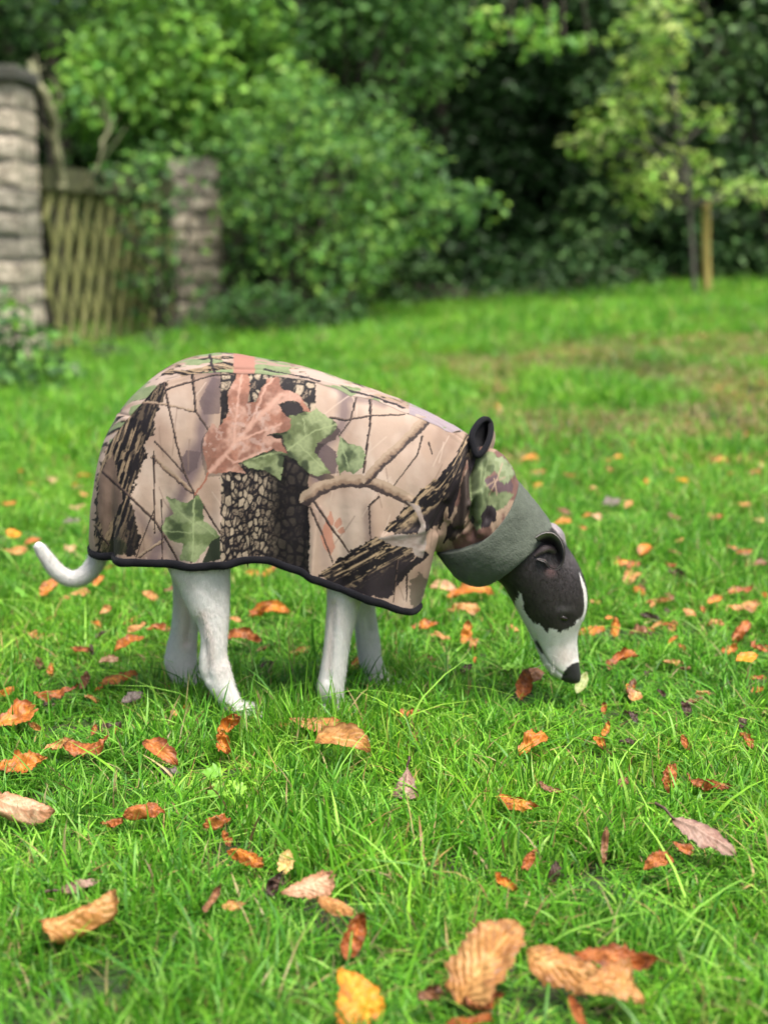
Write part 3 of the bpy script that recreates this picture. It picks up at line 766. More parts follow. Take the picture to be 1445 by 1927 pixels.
    g2 = np.clip(np.exp(-(seg_d([(1009, 1209), (1020, 1227)]) / 3.2) ** 2) * 1.3, 0, 1)[:, None]; g = np.maximum(g, g2)
    col = col * (1 - g) + np.array([0.02, 0.016, 0.016]) * g
    nose = inside([(1058, 1270), (1062, 1263), (1068, 1256), (1075, 1250), (1084, 1245), (1100, 1247), (1100, 1290), (1052, 1290)], px + 6 * n1, py + 6 * n1)
    g = nose.astype(float)[:, None]
    col = col * (1 - g) + np.array([0.014, 0.013, 0.015]) * g
    # inside of the coat: nothing shows; ears
    V = [co]; F = faces; C = [col]; off = n
    rim_near = [(998, 1033, -.052), (1001, 1020, -.058), (1012, 1009, -.062), (1026, 1003, -.064), (1040, 1004, -.064), (1051, 1013, -.062), (1058, 1028, -.058), (1060, 1046, -.054), (1056, 1062, -.052), (1046, 1070, -.052), (1034, 1066, -.054), (1026, 1056, -.060), (1015, 1052, -.058), (1005, 1046, -.054)]
    m = 44
    th = np.linspace(0, 1, m)
    lip = np.interp(th, [0, .1, .3, .42, .5, .8, 1], [1, .9, .55, .25, 0, 0, .6])
    v, f_, c = ear((1040, 1078), rim_near, 0.030, -.030, (0.022, 0.016, 0.017), (0.035, 0.03, 0.031), lip)
    lp = len(v) // 2 // 9
    lip = np.interp(np.linspace(0, 1, lp), [0, .1, .3, .42, .5, .8, 1], [1, .9, .55, .25, 0, 0, .6])
    v, f_, c = ear((1040, 1078), rim_near, 0.030, -.030, (0.022, 0.016, 0.017), (0.035, 0.03, 0.031), lip)
    V.append(v); C.append(c); F = F + [[q + off for q in g] for g in f_]; off += len(v)
    # inner fold of the near ear
    fold = crom([P(1006, 1046, -.050), P(1016, 1038, -.051), P(1026, 1032, -.050), P(1036, 1033, -.046), P(1041, 1040, -.042), P(1034, 1050, -.042)], 24)
    v, f_ = tube(fold, np.interp(np.linspace(0, 1, 24), [0, .3, .7, 1], [.002, .0052, .0046, .002]), 10)
    V.append(v); C.append(np.tile([0.07, 0.052, 0.052], (len(v), 1))); F = F + [[q + off for q in g] for g in f_]; off += len(v)
    # far ear: its grey back shows above the skull
    rim_far = [(1032, 988, .030), (1040, 984, .034), (1052, 992, .036), (1061, 1004, .036), (1064, 1018, .034), (1066, 1034, .030), (1060, 1044, .022), (1048, 1030, .020), (1038, 1010, .024)]
    lip0 = np.zeros(1)
    R = np.array([P(x, y, yy) for x, y, yy in rim_far]); cen = R.mean(0)
    Rc = crom(np.concatenate([R[-1:], R, R[:2]]), 50)[4:-4]
    v = []; kk = np.linspace(0, 1, 7)
    for k in kk: v.append(cen + (Rc - cen) * (1 - k) + np.array([0.0, -0.012, 0.006]) * math.sin(k * math.pi / 2))
    for k in kk[1:]: v.append(cen + (Rc - cen) * k + np.array([0.0, 0.010, -0.006]) * math.sin((1 - k) * math.pi / 2))
    v = np.concatenate(v); f_ = grid_faces(13, len(Rc)).tolist()
    cc = np.tile([0.19, 0.165, 0.17], (len(v), 1)) * (0.8 + 0.4 * fbm(v[:, 0] * 90, v[:, 2] * 90, None, 3, 3))[:, None]
    V.append(v); C.append(cc); F = F + [[q + off for q in g] for g in f_]; off += len(v)
    V = np.concatenate(V); C = np.clip(np.concatenate(C), 0.002, 0.85)
    m = NT('short_fur')
    a = m.n('ShaderNodeVertexColor', layer_name='Col'); m.l(a.outputs[0], m.b.inputs['Base Color'])
    m.set(Roughness=0.52); m.b.inputs['Specular IOR Level'].default_value = 0.35
    m.b.inputs['Sheen Weight'].default_value = 0.05; m.b.inputs['Sheen Roughness'].default_value = 0.4
    m.b.inputs['Subsurface Weight'].default_value = 0.06; m.b.inputs['Subsurface Radius'].default_value = (0.008, 0.004, 0.003)
    tc = m.n('ShaderNodeTexCoord'); mp = m.n('ShaderNodeMapping'); mp.inputs['Scale'].default_value = (900, 600, 260); m.l(tc.outputs['Object'], mp.inputs[0])
    nz = m.noise(1.0, 3, vec=mp.outputs[0]); m.bump(nz.outputs[0], 0.35, 0.0012)
    body = mesh_obj('body', V, F, m.m, DOG, True, C)
    fur(co, nrm, np.clip(col, .004, .85), px, py)
    # eye under its lid
    me = NT('eye_gloss'); me.set(Base_Color=(0.012, 0.008, 0.006, 1), Roughness=0.08)
    ex, ey = to_px(co); dep = (co - CAM) @ FWD
    sel = np.where(np.hypot(ex - 1062, ey - 1166) < 5)[0]; pe = co[sel[np.argmin(dep[sel])]]
    v, f_ = ellipsoid(pe + [0, .0030, 0], (.0078, .0046, .0040), Matrix.Rotation(math.radians(20), 3, 'Y'))
    mesh_obj('eye', v, f_, me.m, DOG)
    # whiskers
    b = Bag(); rng = np.random.default_rng(4)
    for k in range(7):
        s = P(rng.uniform(1025, 1055), rng.uniform(1225, 1255), -.036); e = s + np.array([rng.uniform(-.03, .0), rng.uniform(-.03, -.008), rng.uniform(-.018, .01)])
        b.add(*tube(crom([s, (s + e) / 2 + [0, -.003, .002], e], 6), np.linspace(.00014, .00006, 6), 4))
    mw = NT('whisker'); mw.set(Base_Color=(0.6, 0.57, 0.53, 1), Roughness=0.4); b.build('whiskers', mw.m, DOG)
dog_body()

# ------------------------------------------------------------------ the coat
COAT = empty('coat', (0, 0, 0)); COAT.parent = DOG
COAT['label'] = 'tan camouflage coat printed with bark, twigs and leaves, black hem'
pairs = [  # back-line px, hem px, half width
    (170, 1022, 170, 1032, .004), (174, 985, 174, 1040, .030), (179, 925, 186, 1046, .052), (197, 834, 213, 1051, .075), (248, 751, 260, 1058, .088), (321, 688, 318, 1063, .092),
    (394, 666, 375, 1066, .092), (470, 673, 425, 1061, .090), (560, 689, 485, 1053, .088), (640, 711, 560, 1073, .088), (701, 732, 630, 1106, .090), (760, 755, 700, 1129, .089),
    (810, 779, 760, 1150, .080), (845, 797, 786, 1145, .066), (865, 809, 798, 1110, .056), (880, 818, 801, 1060, .050), (892, 827, 806, 1041, .047), (902, 834, 823, 1035, .045)]
def coat_grid(nu, nv):
    pr = np.array(pairs, float)
    tb = resample(pr, nu)
    S = np.empty((nu, nv, 3)); SL = np.empty((nu, nv))
    tt = np.linspace(0, len(pairs) - 1, nu)
    for i, r in enumerate(tb):
        T = P(r[0], r[1], 0.0); w_ = max(r[4], .002)
        q = float(sstep(12.0, 15.5, tt[i]))
        H = P(r[2], r[3], -w_ * (1 - q))
        ph = np.linspace(0, 1, 160)
        a = ph * np.pi / 2
        fo = 1 - np.cos(a) ** 0.95; yo = -w_ * np.sin(a) ** 0.78
        # belly hang: straight below the widest point
        fo = np.clip(fo, 0, 1)
        b = ph * np.pi
        fc = (1 - np.cos(b)) / 2; yc = -w_ * np.sin(b) ** 0.8
        f = fo * (1 - q) + fc * q; y = yo * (1 - q) + yc * q
        c = T[None] + (H - T)[None] * f[:, None]; c[:, 1] = y
        s = np.concatenate([[0], np.cumsum(np.linalg.norm(np.diff(c, axis=0), axis=1))])
        tgt = np.linspace(0, s[-1], nv)
        for k in range(3): S[i, :, k] = np.interp(tgt, s, c[:, k])
        SL[i] = tgt
    return S, SL, tb
def coat_folds(S, SL):
    """gentle drape: displaces along the outward direction"""
    du = np.gradient(S, axis=0); dv = np.gradient(S, axis=1)
    n = np.cross(dv, du); n /= np.linalg.norm(n, axis=2)[..., None] + 1e-9
    sgn = np.sign(n[..., 1:2].mean()); n *= -sgn if sgn != 0 else 1
    px, py = side_px(S.reshape(-1, 3), -0.085); px = px.reshape(S.shape[:2]); py = py.reshape(S.shape[:2])
    d = 0.007 * (fbm(px / 110, py / 150, None, 5, 3) - 0.45) + .004 * (fbm(px / 45, py / 70, None, 6, 2) - .5) * sstep(640, 800, px)
    low = sstep(820, 1050, py)
    for (x0, x1, wd, amp) in ((250, 235, 16, .0050), (205, 200, 12, -.004), (300, 318, 20, -.0035), (415, 418, 14, .003), (600, 588, 14, .0055), (640, 640, 16, -.0035), (520, 512, 22, -.0035), (720, 700, 20, .004), (352, 360, 14, .002)):
        xc = x0 + (x1 - x0) * (py - 700) / 350
        d = d + 2.0 * amp * low * np.exp(-((px - xc) / wd) ** 2)
    # seam along the back and the shoulder dart
    seam = np.interp(px, [240, 300, 360, 420, 490, 560, 630, 700, 760, 800, 850, 895], [790, 722, 704, 702, 704, 712, 727, 750, 772, 792, 822, 853])
    d = d - 0.0016 * np.exp(-((py - seam) / 2.2) ** 2) + 0.0009 * np.exp(-((py - seam - 6) / 4) ** 2)
    # creases running into the neck
    for (x0, y0, x1, y1, wd, amp) in ((770, 945, 800, 1000, 7, .0022), (800, 1000, 798, 1040, 6, .002), (720, 1010, 790, 1004, 7, .0018), (840, 960, 800, 1030, 9, -.004), (830, 1010, 880, 900, 8, -.004), (880, 850, 850, 990, 7, .004), (600, 960, 590, 1080, 6, .003)):
        t = np.clip(((px - x0) * (x1 - x0) + (py - y0) * (y1 - y0)) / ((x1 - x0) ** 2 + (y1 - y0) ** 2), 0, 1)
        dd = np.hypot(px - x0 - t * (x1 - x0), py - y0 - t * (y1 - y0)); d = d + amp * np.exp(-(dd / wd) ** 2)
    edge = np.minimum(1, np.arange(S.shape[0]) / (0.04 * S.shape[0]))[:, None]
    return S + n * (d * edge)[..., None], n

# ---- the printed pattern (flat print on cloth), drawn in print units = photo pixels on the side panel
def lerp(a, b, t): return a * (1 - t[..., None]) + b * t[..., None]
def stroke_d(px, py, pts):
    """distance to a polyline, running parameter, signed side"""
    d = np.full(px.shape, 9e9); u = np.zeros(px.shape); sd = np.zeros(px.shape)
    L = [math.hypot(b[0] - a[0], b[1] - a[1]) for a, b in zip(pts[:-1], pts[1:])]; tot = sum(L); acc = 0
    for (a, b, l) in zip(pts[:-1], pts[1:], L):
        vx, vy = b[0] - a[0], b[1] - a[1]
        t = np.clip(((px - a[0]) * vx + (py - a[1]) * vy) / (l * l), 0, 1)
        ex, ey = px - a[0] - t * vx, py - a[1] - t * vy; dd = np.hypot(ex, ey)
        m = dd < d; d = np.where(m, dd, d); u = np.where(m, (acc + t * l) / tot, u)
        sd = np.where(m, np.sign(vx * ey - vy * ex) * dd, sd); acc += l
    return d, u, sd
BIGLEAF = [(392, 892), (382, 845), (385, 823), (400, 798), (410, 809), (421, 795), (432, 773), (428, 744), (443, 712), (446, 701), (452, 690), (468, 690), (468, 701), (470, 733), (466, 762), (482, 759), (492, 735), (504, 712), (526, 708), (529, 733), (544, 737), (564, 746), (584, 780), (572, 780), (552, 756), (532, 760), (524, 764), (532, 780), (548, 792), (546, 812), (528, 817), (500, 820), (528, 829), (540, 855), (512, 847), (472, 863), (448, 873), (464, 891), (430, 888)]
GREEN1 = [(450, 867), (480, 857), (516, 849), (540, 853), (532, 822), (498, 817), (516, 806), (548, 808), (544, 786), (564, 782), (584, 780), (596, 772), (612, 784), (636, 800), (624, 820), (597, 836), (592, 852), (608, 872), (622, 890), (596, 897), (576, 888), (552, 865), (535, 858), (532, 876), (528, 905), (508, 889), (496, 885), (468, 881)]
GREEN2 = [(632, 865), (638, 836), (640, 820), (656, 836), (681, 844), (687, 861), (681, 885), (665, 893), (648, 885), (640, 895)]
GREEN3 = [(313, 933), (353, 946), (374, 928), (382, 949), (384, 978), (400, 989), (414, 1007), (396, 1018), (385, 1036), (367, 1056), (338, 1052), (346, 1021), (321, 1014), (304, 996), (313, 974), (328, 967)]
TRUNKL = [(317, 708), (274, 737), (234, 773), (202, 827), (184, 892), (177, 1000), (182, 1041), (256, 1045), (264, 1007), (252, 964), (249, 928), (260, 892), (278, 856), (270, 846), (292, 813), (288, 806), (299, 777), (313, 734)]
LOG1 = [(722, 1000), (760, 958), (800, 920), (850, 880), (893, 848), (905, 850), (905, 925), (850, 972), (800, 1004), (770, 1006)]
LOG2 = [(598, 1082), (640, 1048), (682, 1022), (706, 1010), (735, 1024), (780, 1030), (774, 1062), (752, 1098), (732, 1126), (690, 1120), (640, 1104)]
FOLDG = [(764, 944), (790, 955), (800, 985), (803, 1020), (795, 1050), (780, 1044), (777, 1030), (740, 1026), (712, 1012), (745, 1004), (785, 1006), (792, 988), (782, 964)]
def paint(X, Y):
    jx = X + 5 * (fbm(X / 7, Y / 7, None, 41, 3) - 0.5); jy = Y + 5 * (fbm(X / 7, Y / 7, None, 42, 3) - 0.5)
    rag = lambda a: (X + a * (fbm(X / 6, Y / 6, None, 51, 3) - 0.5), Y + a * (fbm(X / 6, Y / 6, None, 52, 3) - 0.5))
    tan, tan2, cream = lin(188, 162, 142), lin(166, 140, 123), lin(206, 186, 169)
    purp, dark, blk = lin(122, 104, 106), lin(52, 44, 48), lin(30, 25, 29)
    c = lerp(np.broadcast_to(tan2, X.shape + (3,)), cream, sstep(.3, .72, fbm(X / 90, Y / 130, None, 1, 4)))
    c = lerp(c, tan, sstep(.35, .6, fbm(X / 40, Y / 60, None, 2, 4)) * .6)
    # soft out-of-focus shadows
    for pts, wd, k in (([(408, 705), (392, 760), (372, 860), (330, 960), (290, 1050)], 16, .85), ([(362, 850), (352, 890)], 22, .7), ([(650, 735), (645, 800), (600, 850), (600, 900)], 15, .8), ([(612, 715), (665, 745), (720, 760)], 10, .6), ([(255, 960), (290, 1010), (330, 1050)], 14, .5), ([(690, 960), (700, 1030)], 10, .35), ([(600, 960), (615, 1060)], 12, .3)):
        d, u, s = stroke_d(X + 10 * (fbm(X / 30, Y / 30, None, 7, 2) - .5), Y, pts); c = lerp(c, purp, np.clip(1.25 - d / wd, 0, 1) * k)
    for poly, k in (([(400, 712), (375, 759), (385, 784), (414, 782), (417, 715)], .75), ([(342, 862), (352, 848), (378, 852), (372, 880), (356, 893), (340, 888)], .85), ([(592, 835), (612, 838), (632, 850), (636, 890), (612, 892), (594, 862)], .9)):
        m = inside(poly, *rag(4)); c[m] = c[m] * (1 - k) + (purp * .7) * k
    # pale veins and ghost twigs in the background
    rng = np.random.default_rng(77)
    for k in range(70):
        x0, y0 = rng.uniform(180, 890), rng.uniform(690, 1130); a = rng.uniform(-2.2, -0.6); l = rng.uniform(30, 90)
        pts = [(x0, y0), (x0 + math.cos(a) * l * .5 + rng.uniform(-6, 6), y0 + math.sin(a) * l * .5), (x0 + math.cos(a) * l, y0 + math.sin(a) * l)]
        d, u, s = stroke_d(X, Y, pts); t = np.clip(1.6 - d / 1.1, 0, 1) * .55
        c = lerp(c, cream * 1.08 if k % 2 else tan2 * .72, t)
    # salmon leaf fragments low on the shoulder
    for poly in ([(603, 1010), (612, 985), (622, 960), (628, 978), (625, 1000), (630, 1030), (622, 1045), (610, 1030)], [(628, 985), (640, 972), (645, 985), (635, 995)], [(634, 997), (646, 990), (650, 1000), (640, 1004)]):
        m = inside(poly, *rag(3)); c[m] = c[m] * .25 + lin(190, 128, 104) * .75
    def bark_cells(X, Y, sx, sy, seed):
        wx = X + 6 * (fbm(X / 14, Y / 20, None, seed, 3) - .5); wy = Y + 8 * (fbm(X / 14, Y / 20, None, seed + 3, 3) - .5)
        d1, d2, cid = worley(wx / sx, wy / sy, seed); b1, b2, _ = worley(wx / sx * 1.9 + 7, wy / sy * 1.5, seed + 40)
        e = np.minimum(d2 - d1, (b2 - b1) * 1.2 + .34 * cid) - .22 * (fbm(X / 16, Y / 40, None, seed + 8, 3) - .45)
        plate = lerp(np.broadcast_to(lin(122, 106, 92), X.shape + (3,)), lin(196, 178, 154), sstep(.25, .8, cid * .6 + .6 * fbm(X / 4, Y / 6, None, seed + 6, 3)))
        plate = plate * (0.65 + 0.6 * fbm(X / 3, Y / 5, None, seed + 2, 3))[..., None]
        return lerp(plate, np.broadcast_to(blk, X.shape + (3,)), np.clip(1 - (e - .16) / .16, 0, 1))
    def bark_streak(X, Y, ang, seed, k=1.0):
        ca, sa = math.cos(ang), math.sin(ang); u = X * ca + Y * sa; v = -X * sa + Y * ca
        r = fbm(u / 26 + 3 * fbm(X / 20, Y / 20, None, seed, 2), v / 3.4, None, seed + 1, 4)
        b = lerp(np.broadcast_to(blk, X.shape + (3,)), lin(182, 158, 128), sstep(.50, .64, r))
        b = b * (0.75 + 0.5 * fbm(X / 3, Y / 3, None, seed + 3, 2))[..., None]
        return b
    # centre trunk
    tx = X + 4 * (fbm(Y / 9, X / 40, None, 61, 3) - .5) * 2
    m = (tx > 416) & (tx < 582) & (Y > 660) & (Y < 1100) & ~((Y < 800) & (tx > 596))
    bc = bark_cells(X, Y, 9.0, 17, 21) * 1.15
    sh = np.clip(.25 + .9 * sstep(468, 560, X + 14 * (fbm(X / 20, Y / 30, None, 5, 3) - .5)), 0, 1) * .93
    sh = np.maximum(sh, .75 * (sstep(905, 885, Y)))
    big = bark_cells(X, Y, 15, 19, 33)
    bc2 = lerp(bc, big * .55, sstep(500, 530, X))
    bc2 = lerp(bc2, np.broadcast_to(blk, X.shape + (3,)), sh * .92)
    c[m] = bc2[m]
    m = (X > 416) & (X < 594) & (Y < 792) & (Y > 660); bb = bark_cells(X, Y, 16, 20, 35); bb = lerp(bb, np.broadcast_to(blk, X.shape + (3,)), sstep(.5, .62, fbm(X / 26, Y / 26, None, 9, 3))); c[m] = bb[m]
    # left trunk
    m = inside(TRUNKL, *rag(16)); b = bark_streak(X, Y, math.radians(108), 71) * .78
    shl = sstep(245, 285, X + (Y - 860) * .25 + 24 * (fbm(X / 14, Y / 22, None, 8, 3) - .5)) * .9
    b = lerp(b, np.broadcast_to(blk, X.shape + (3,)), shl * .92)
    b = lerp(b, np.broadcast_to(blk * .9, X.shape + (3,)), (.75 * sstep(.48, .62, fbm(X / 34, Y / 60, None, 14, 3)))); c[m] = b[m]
    m = inside([(186, 905), (200, 870), (214, 850), (222, 900), (232, 940), (208, 985), (196, 1015), (184, 960)], *rag(8)); c[m] = (tan2 * .8) * (1 - .5 * fbm(X / 10, Y / 30, None, 3, 3))[m][:, None]
    m = inside([(205, 1015), (225, 1010), (240, 1020), (236, 1043), (190, 1043), (192, 1020)], *rag(6)); c[m] = c[m] * .4 + lin(62, 66, 44) * .6
    # branches with lit top and dark underside
    def branch(pts, w0, w1, seed, tone=1.0):
        d, u, s = stroke_d(jx, jy, pts); wd = (w0 + (w1 - w0) * u) * (0.9 + .25 * fbm(X / 12, Y / 12, None, seed, 2)); m = d < wd
        t = np.clip(s / wd * .5 + .5 + .35 * (fbm(X / 5, Y / 4, None, seed + 1, 3) - .5), 0, 1)
        col = lerp(np.broadcast_to(lin(182, 160, 138) * tone, X.shape + (3,)), lin(150, 126, 106), sstep(.25, .55, t)); col = lerp(col, np.broadcast_to(lin(70, 58, 56), X.shape + (3,)), sstep(.60, .78, t))
        c[m] = col[m]
    branch([(576, 938), (600, 920), (640, 906), (690, 908), (730, 922), (765, 940), (800, 958)], 12.5, 10, 81)
    branch([(690, 905), (720, 872), (752, 842), (778, 818), (800, 793)], 9, 10, 82)
    branch([(288, 862), (320, 890), (364, 926)], 3.5, 4.5, 83)
    branch([(259, 755), (300, 764), (369, 777)], 2.4, 2.2, 84)
    branch([(263, 1045), (284, 1030), (306, 1017)], 3.2, 3, 85)
    # logs
    m = inside(LOG1, *rag(12)); b = bark_streak(X, Y, math.radians(-38), 91)
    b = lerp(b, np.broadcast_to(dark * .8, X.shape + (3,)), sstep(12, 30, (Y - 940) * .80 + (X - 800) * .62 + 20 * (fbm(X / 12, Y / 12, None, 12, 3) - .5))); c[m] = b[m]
    m = inside(LOG2, *rag(12)); b = bark_streak(X, Y, math.radians(-28), 95)
    b = lerp(b, np.broadcast_to(dark, X.shape + (3,)), sstep(6, 30, (Y - 1062) * .85 + (X - 690) * .5 + 24 * (fbm(X / 12, Y / 12, None, 13, 3) - .5))); c[m] = b[m]
    d, u, s = stroke_d(jx, jy, [(800, 1042), (775, 1062), (750, 1088)]); m = d < 6; c[m] = dark * .7
    m = inside([(772, 1095), (792, 1075), (803, 1090), (798, 1120), (785, 1145), (770, 1130)], *rag(14)); c[m] = c[m] * .35 + lin(52, 54, 42) * .65
    # twigs
    TW = [([(306, 714), (318, 770), (332, 835), (350, 895), (366, 928), (362, 990), (360, 1056)], 2.2), ([(362, 694), (366, 740), (369, 777), (393, 812)], 2.8), ([(313, 737), (350, 722), (400, 708), (440, 706)], 2.2), ([(195, 888), (240, 930), (292, 978), (312, 1010), (336, 1054)], 3.0),
          ([(292, 834), (322, 865), (349, 892)], 1.8), ([(290, 852), (291, 930), (292, 1002)], 1.9), ([(367, 928), (392, 965), (416, 1003)], 2.2), ([(304, 940), (306, 1000), (306, 1050)], 1.7), ([(697, 752), (697, 800), (690, 850), (684, 892)], 2.8), ([(621, 789), (680, 788), (730, 783), (761, 776)], 2.4),
          ([(795, 825), (785, 862), (741, 915)], 1.8), ([(671, 744), (660, 790), (639, 820)], 2.2), ([(593, 945), (622, 990), (657, 1037)], 2.6), ([(584, 953), (605, 1000), (626, 1056)], 2.2), ([(713, 937), (695, 953), (697, 1013)], 2.0), ([(748, 1053), (743, 1100), (740, 1130)], 1.6), ([(180, 990), (196, 1012), (206, 1024)], 2), ([(290, 960), (270, 1010), (256, 1050)], 1.4),
          ([(766, 1080), (765, 1130)], 1.6), ([(806, 838), (813, 860)], 1.6), ([(395, 662), (398, 680), (402, 694)], 2.6)]
    for pts, wd in TW:
        d, u, s = stroke_d(X * .6 + jx * .4, Y * .6 + jy * .4, pts); wv = wd * (1 - .35 * u) * (.75 + .6 * fbm(X / 8, Y / 8, None, 3, 2)); m = d < wv
        col = np.where((s < -wv * .1)[..., None], lin(112, 92, 82), blk); c[m] = col[m]
    # leaves
    def leafp(poly, a, b, dk, veins, seed, edge=.5):
        m = inside(poly, *rag(5))
        n = fbm(X / 22, Y / 22, None, seed, 4); col = lerp(np.broadcast_to(a, X.shape + (3,)), b, sstep(.36, .62, n)); col = lerp(col, np.broadcast_to(dk, X.shape + (3,)), sstep(.50, .66, fbm(X / 30, Y / 30, None, seed + 4, 3)) * .85)
        col = col * (.82 + .36 * fbm(X / 3.5, Y / 3.5, None, seed + 2, 2))[..., None]
        for pts, wd in veins:
            d, u, s = stroke_d(jx, jy, pts); col = lerp(col, b * 1.25, np.clip(1.4 - d / wd, 0, 1) * .75)
        c[m] = col[m]
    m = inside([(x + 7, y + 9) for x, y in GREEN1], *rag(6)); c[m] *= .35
    leafp(GREEN1, lin(112, 124, 84), lin(152, 164, 120), lin(52, 64, 44), [([(450, 868), (540, 850), (590, 815), (636, 800)], 1.6), ([(575, 826), (570, 790)], 1.2), ([(560, 838), (612, 885)], 1.2)], 101)
    leafp(GREEN2, lin(116, 130, 92), lin(152, 166, 124), lin(64, 78, 54), [([(640, 822), (655, 880)], 1.3)], 105)
    m = inside([(395, 1018), (414, 1007), (416, 1050), (380, 1058), (390, 1036)], *rag(4)); c[m] = lin(58, 66, 50)
    leafp(GREEN3, lin(122, 138, 92), lin(156, 170, 124), lin(74, 90, 60), [([(366, 930), (362, 1052)], 1.6), ([(370, 980), (405, 1005)], 1.1), ([(364, 985), (312, 935)], 1.1), ([(363, 1000), (308, 996)], 1.1)], 109)
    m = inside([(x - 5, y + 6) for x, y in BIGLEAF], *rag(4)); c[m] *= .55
    leafp(BIGLEAF, lin(174, 124, 104), lin(198, 158, 140), lin(144, 100, 84), [([(392, 892), (430, 850), (480, 795), (530, 745)], 4.5), ([(440, 840), (446, 770), (456, 700)], 2.2), ([(470, 806), (500, 730), (515, 712)], 2.2), ([(450, 830), (530, 800)], 2), ([(425, 857), (440, 872), (500, 850)], 2)], 113)
    sp = sstep(.60, .70, fbm(X / 9, Y / 9, None, 131, 3)); m = inside(BIGLEAF, *rag(5)) & (np.hypot((X - 445) * .7, Y - 815) < 55); c[m] = lerp(c, lin(216, 190, 178), sp * .4)[m]
    d, u, s = stroke_d(jx, jy, [(392, 890), (382, 910), (366, 930)]); m = d < 1.6; c[m] = lin(170, 112, 92)
    m = inside([(526, 768), (540, 758), (562, 762), (570, 775), (556, 786), (538, 784)], *rag(10)); c[m] = dark * .8
    # pale grey fold of the front panel, painted into the print
    m = inside(FOLDG, *rag(3)); g = lerp(np.broadcast_to(lin(158, 143, 133), X.shape + (3,)), lin(178, 165, 156), sstep(.35, .65, fbm(X / 18, Y / 10, None, 15, 3))); c[m] = g[m]
    # top panel above the seam: other piece of the same cloth
    seam = np.interp(X, [150, 240, 300, 360, 420, 490, 560, 630, 700, 760, 800, 850, 895, 930], [900, 790, 722, 704, 702, 704, 712, 727, 750, 772, 792, 822, 853, 870])
    top = Y < seam
    t = lerp(np.broadcast_to(lin(170, 146, 130), X.shape + (3,)), lin(194, 174, 160), sstep(.4, .6, fbm(X / 60, Y / 20, None, 16, 3)))
    m1 = top & (fbm(X / 36, Y / 12, None, 17, 3) > .54); tt = bark_streak(X, Y, math.radians(14), 19); tt2 = np.where(m1[..., None], tt * .9, t)
    m2 = top & (fbm(X / 44 + 9, Y / 14, None, 18, 3) > .56); tt2 = np.where(m2[..., None], lerp(np.broadcast_to(lin(120, 136, 96), X.shape + (3,)), lin(150, 162, 122), fbm(X / 8, Y / 8, None, 5, 2)), tt2)
    m3 = top & (X > 770) & (fbm(X / 50 + 3, Y / 12, None, 20, 3) > .42); tt2 = np.where(m3[..., None], lin(168, 155, 160), tt2)
    m4 = top & (X > 440) & (X < 480); tt2 = np.where(m4[..., None], lin(178, 130, 114), tt2)
    for pts in ([(395, 640), (398, 680), (404, 700)], [(500, 690), (560, 704), (600, 716)], [(640, 716), (700, 742), (760, 760)]):
        d, u, s = stroke_d(jx, jy, pts); tt2 = np.where((d < 2.6)[..., None] & top[..., None], dark, tt2)
    c = np.where(top[..., None], tt2, c)
    c = lerp(c, c * .45, np.clip(1.3 - np.abs(Y - seam) / 1.3, 0, 1) * .8)
    return np.clip((c * 0.56) ** 1.04, 0.002, 0.8)

def cloth_mat(name, rough=0.66, sheen=0.03, bump=0.25, scale=1400, color=None, var=None, attr=True, dist=0.0006):
    m = NT(name); tc = m.n('ShaderNodeTexCoord')
    nz = m.noise(scale, 2, vec=tc.outputs['Object'])
    if attr:
        a = m.n('ShaderNodeVertexColor', layer_name='Col'); m.l(a.outputs[0], m.b.inputs['Base Color'])
    else:
        n2 = m.noise(var or 30, 4, vec=tc.outputs['Object'])
        c0 = np.array(color); r = m.ramp(n2.outputs[0], [(0.3, tuple(c0 * .8)), (0.7, tuple(c0 * 1.2))]); m.l(r.outputs[0], m.b.inputs['Base Color'])
    m.set(Roughness=rough)
    m.b.inputs['Sheen Weight'].default_value = sheen; m.b.inputs['Specular IOR Level'].default_value = 0.12 if not attr else 0.18; m.b.inputs['Sheen Roughness'].default_value = 0.45
    b1 = m.bump(nz.outputs[0], bump, dist)
    cr = m.noise(55, 3, 0.5, tc.outputs['Object']); b2 = m.n('ShaderNodeBump'); b2.inputs['Strength'].default_value = 0.16; b2.inputs['Distance'].default_value = 0.006
    m.l(cr.outputs[0], b2.inputs['Height']); m.l(b2.outputs[0], b1.inputs['Normal']); return m.m
M_PRINT = cloth_mat('printed_softshell')
M_BLACK = cloth_mat('black_fleece', 0.95, 0.03, 0.6, 900, (0.007, 0.007, 0.009), 40, False, 0.001)
M_GREENF = cloth_mat('green_fleece', 0.95, 0.12, 0.55, 420, (0.070, 0.082, 0.064), 60, False, 0.0022)

def panel_side(sign, nu, nv):
    S, SL, tb = coat_grid(nu, nv)
    S, n = coat_folds(S, SL)
    K = FPX / 1.80
    mid = int(nv * 0.62)
    px, py = side_px(S.reshape(-1, 3), -0.085); px = px.reshape(nu, nv); py = py.reshape(nu, nv)
    _, py_true = to_px(S.reshape(-1, 3)); px_t = _.reshape(nu, nv); py_true = py_true.reshape(nu, nv)
    Yp = py_true[:, mid][:, None] + (SL - SL[:, mid][:, None]) * K * 0.985 * np.clip((py_true[:, -1] - py_true[:, mid]) / ((SL[:, -1] - SL[:, mid]) * K + 1e-6), 0.55, 1.05)[:, None]
    Xp = px_t.copy()
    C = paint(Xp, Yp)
    V = S.copy()
    if sign > 0: V[..., 1] *= -1
    F = grid_faces(nu, nv)
    if sign < 0: F = F[:, ::-1]
    return V.reshape(-1, 3), F, C.reshape(-1, 3)
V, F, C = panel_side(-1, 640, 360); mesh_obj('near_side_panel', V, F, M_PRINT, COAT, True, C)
V, F, C = panel_side(1, 200, 120); mesh_obj('far_side_panel', V, F, M_PRINT, COAT, True, C)
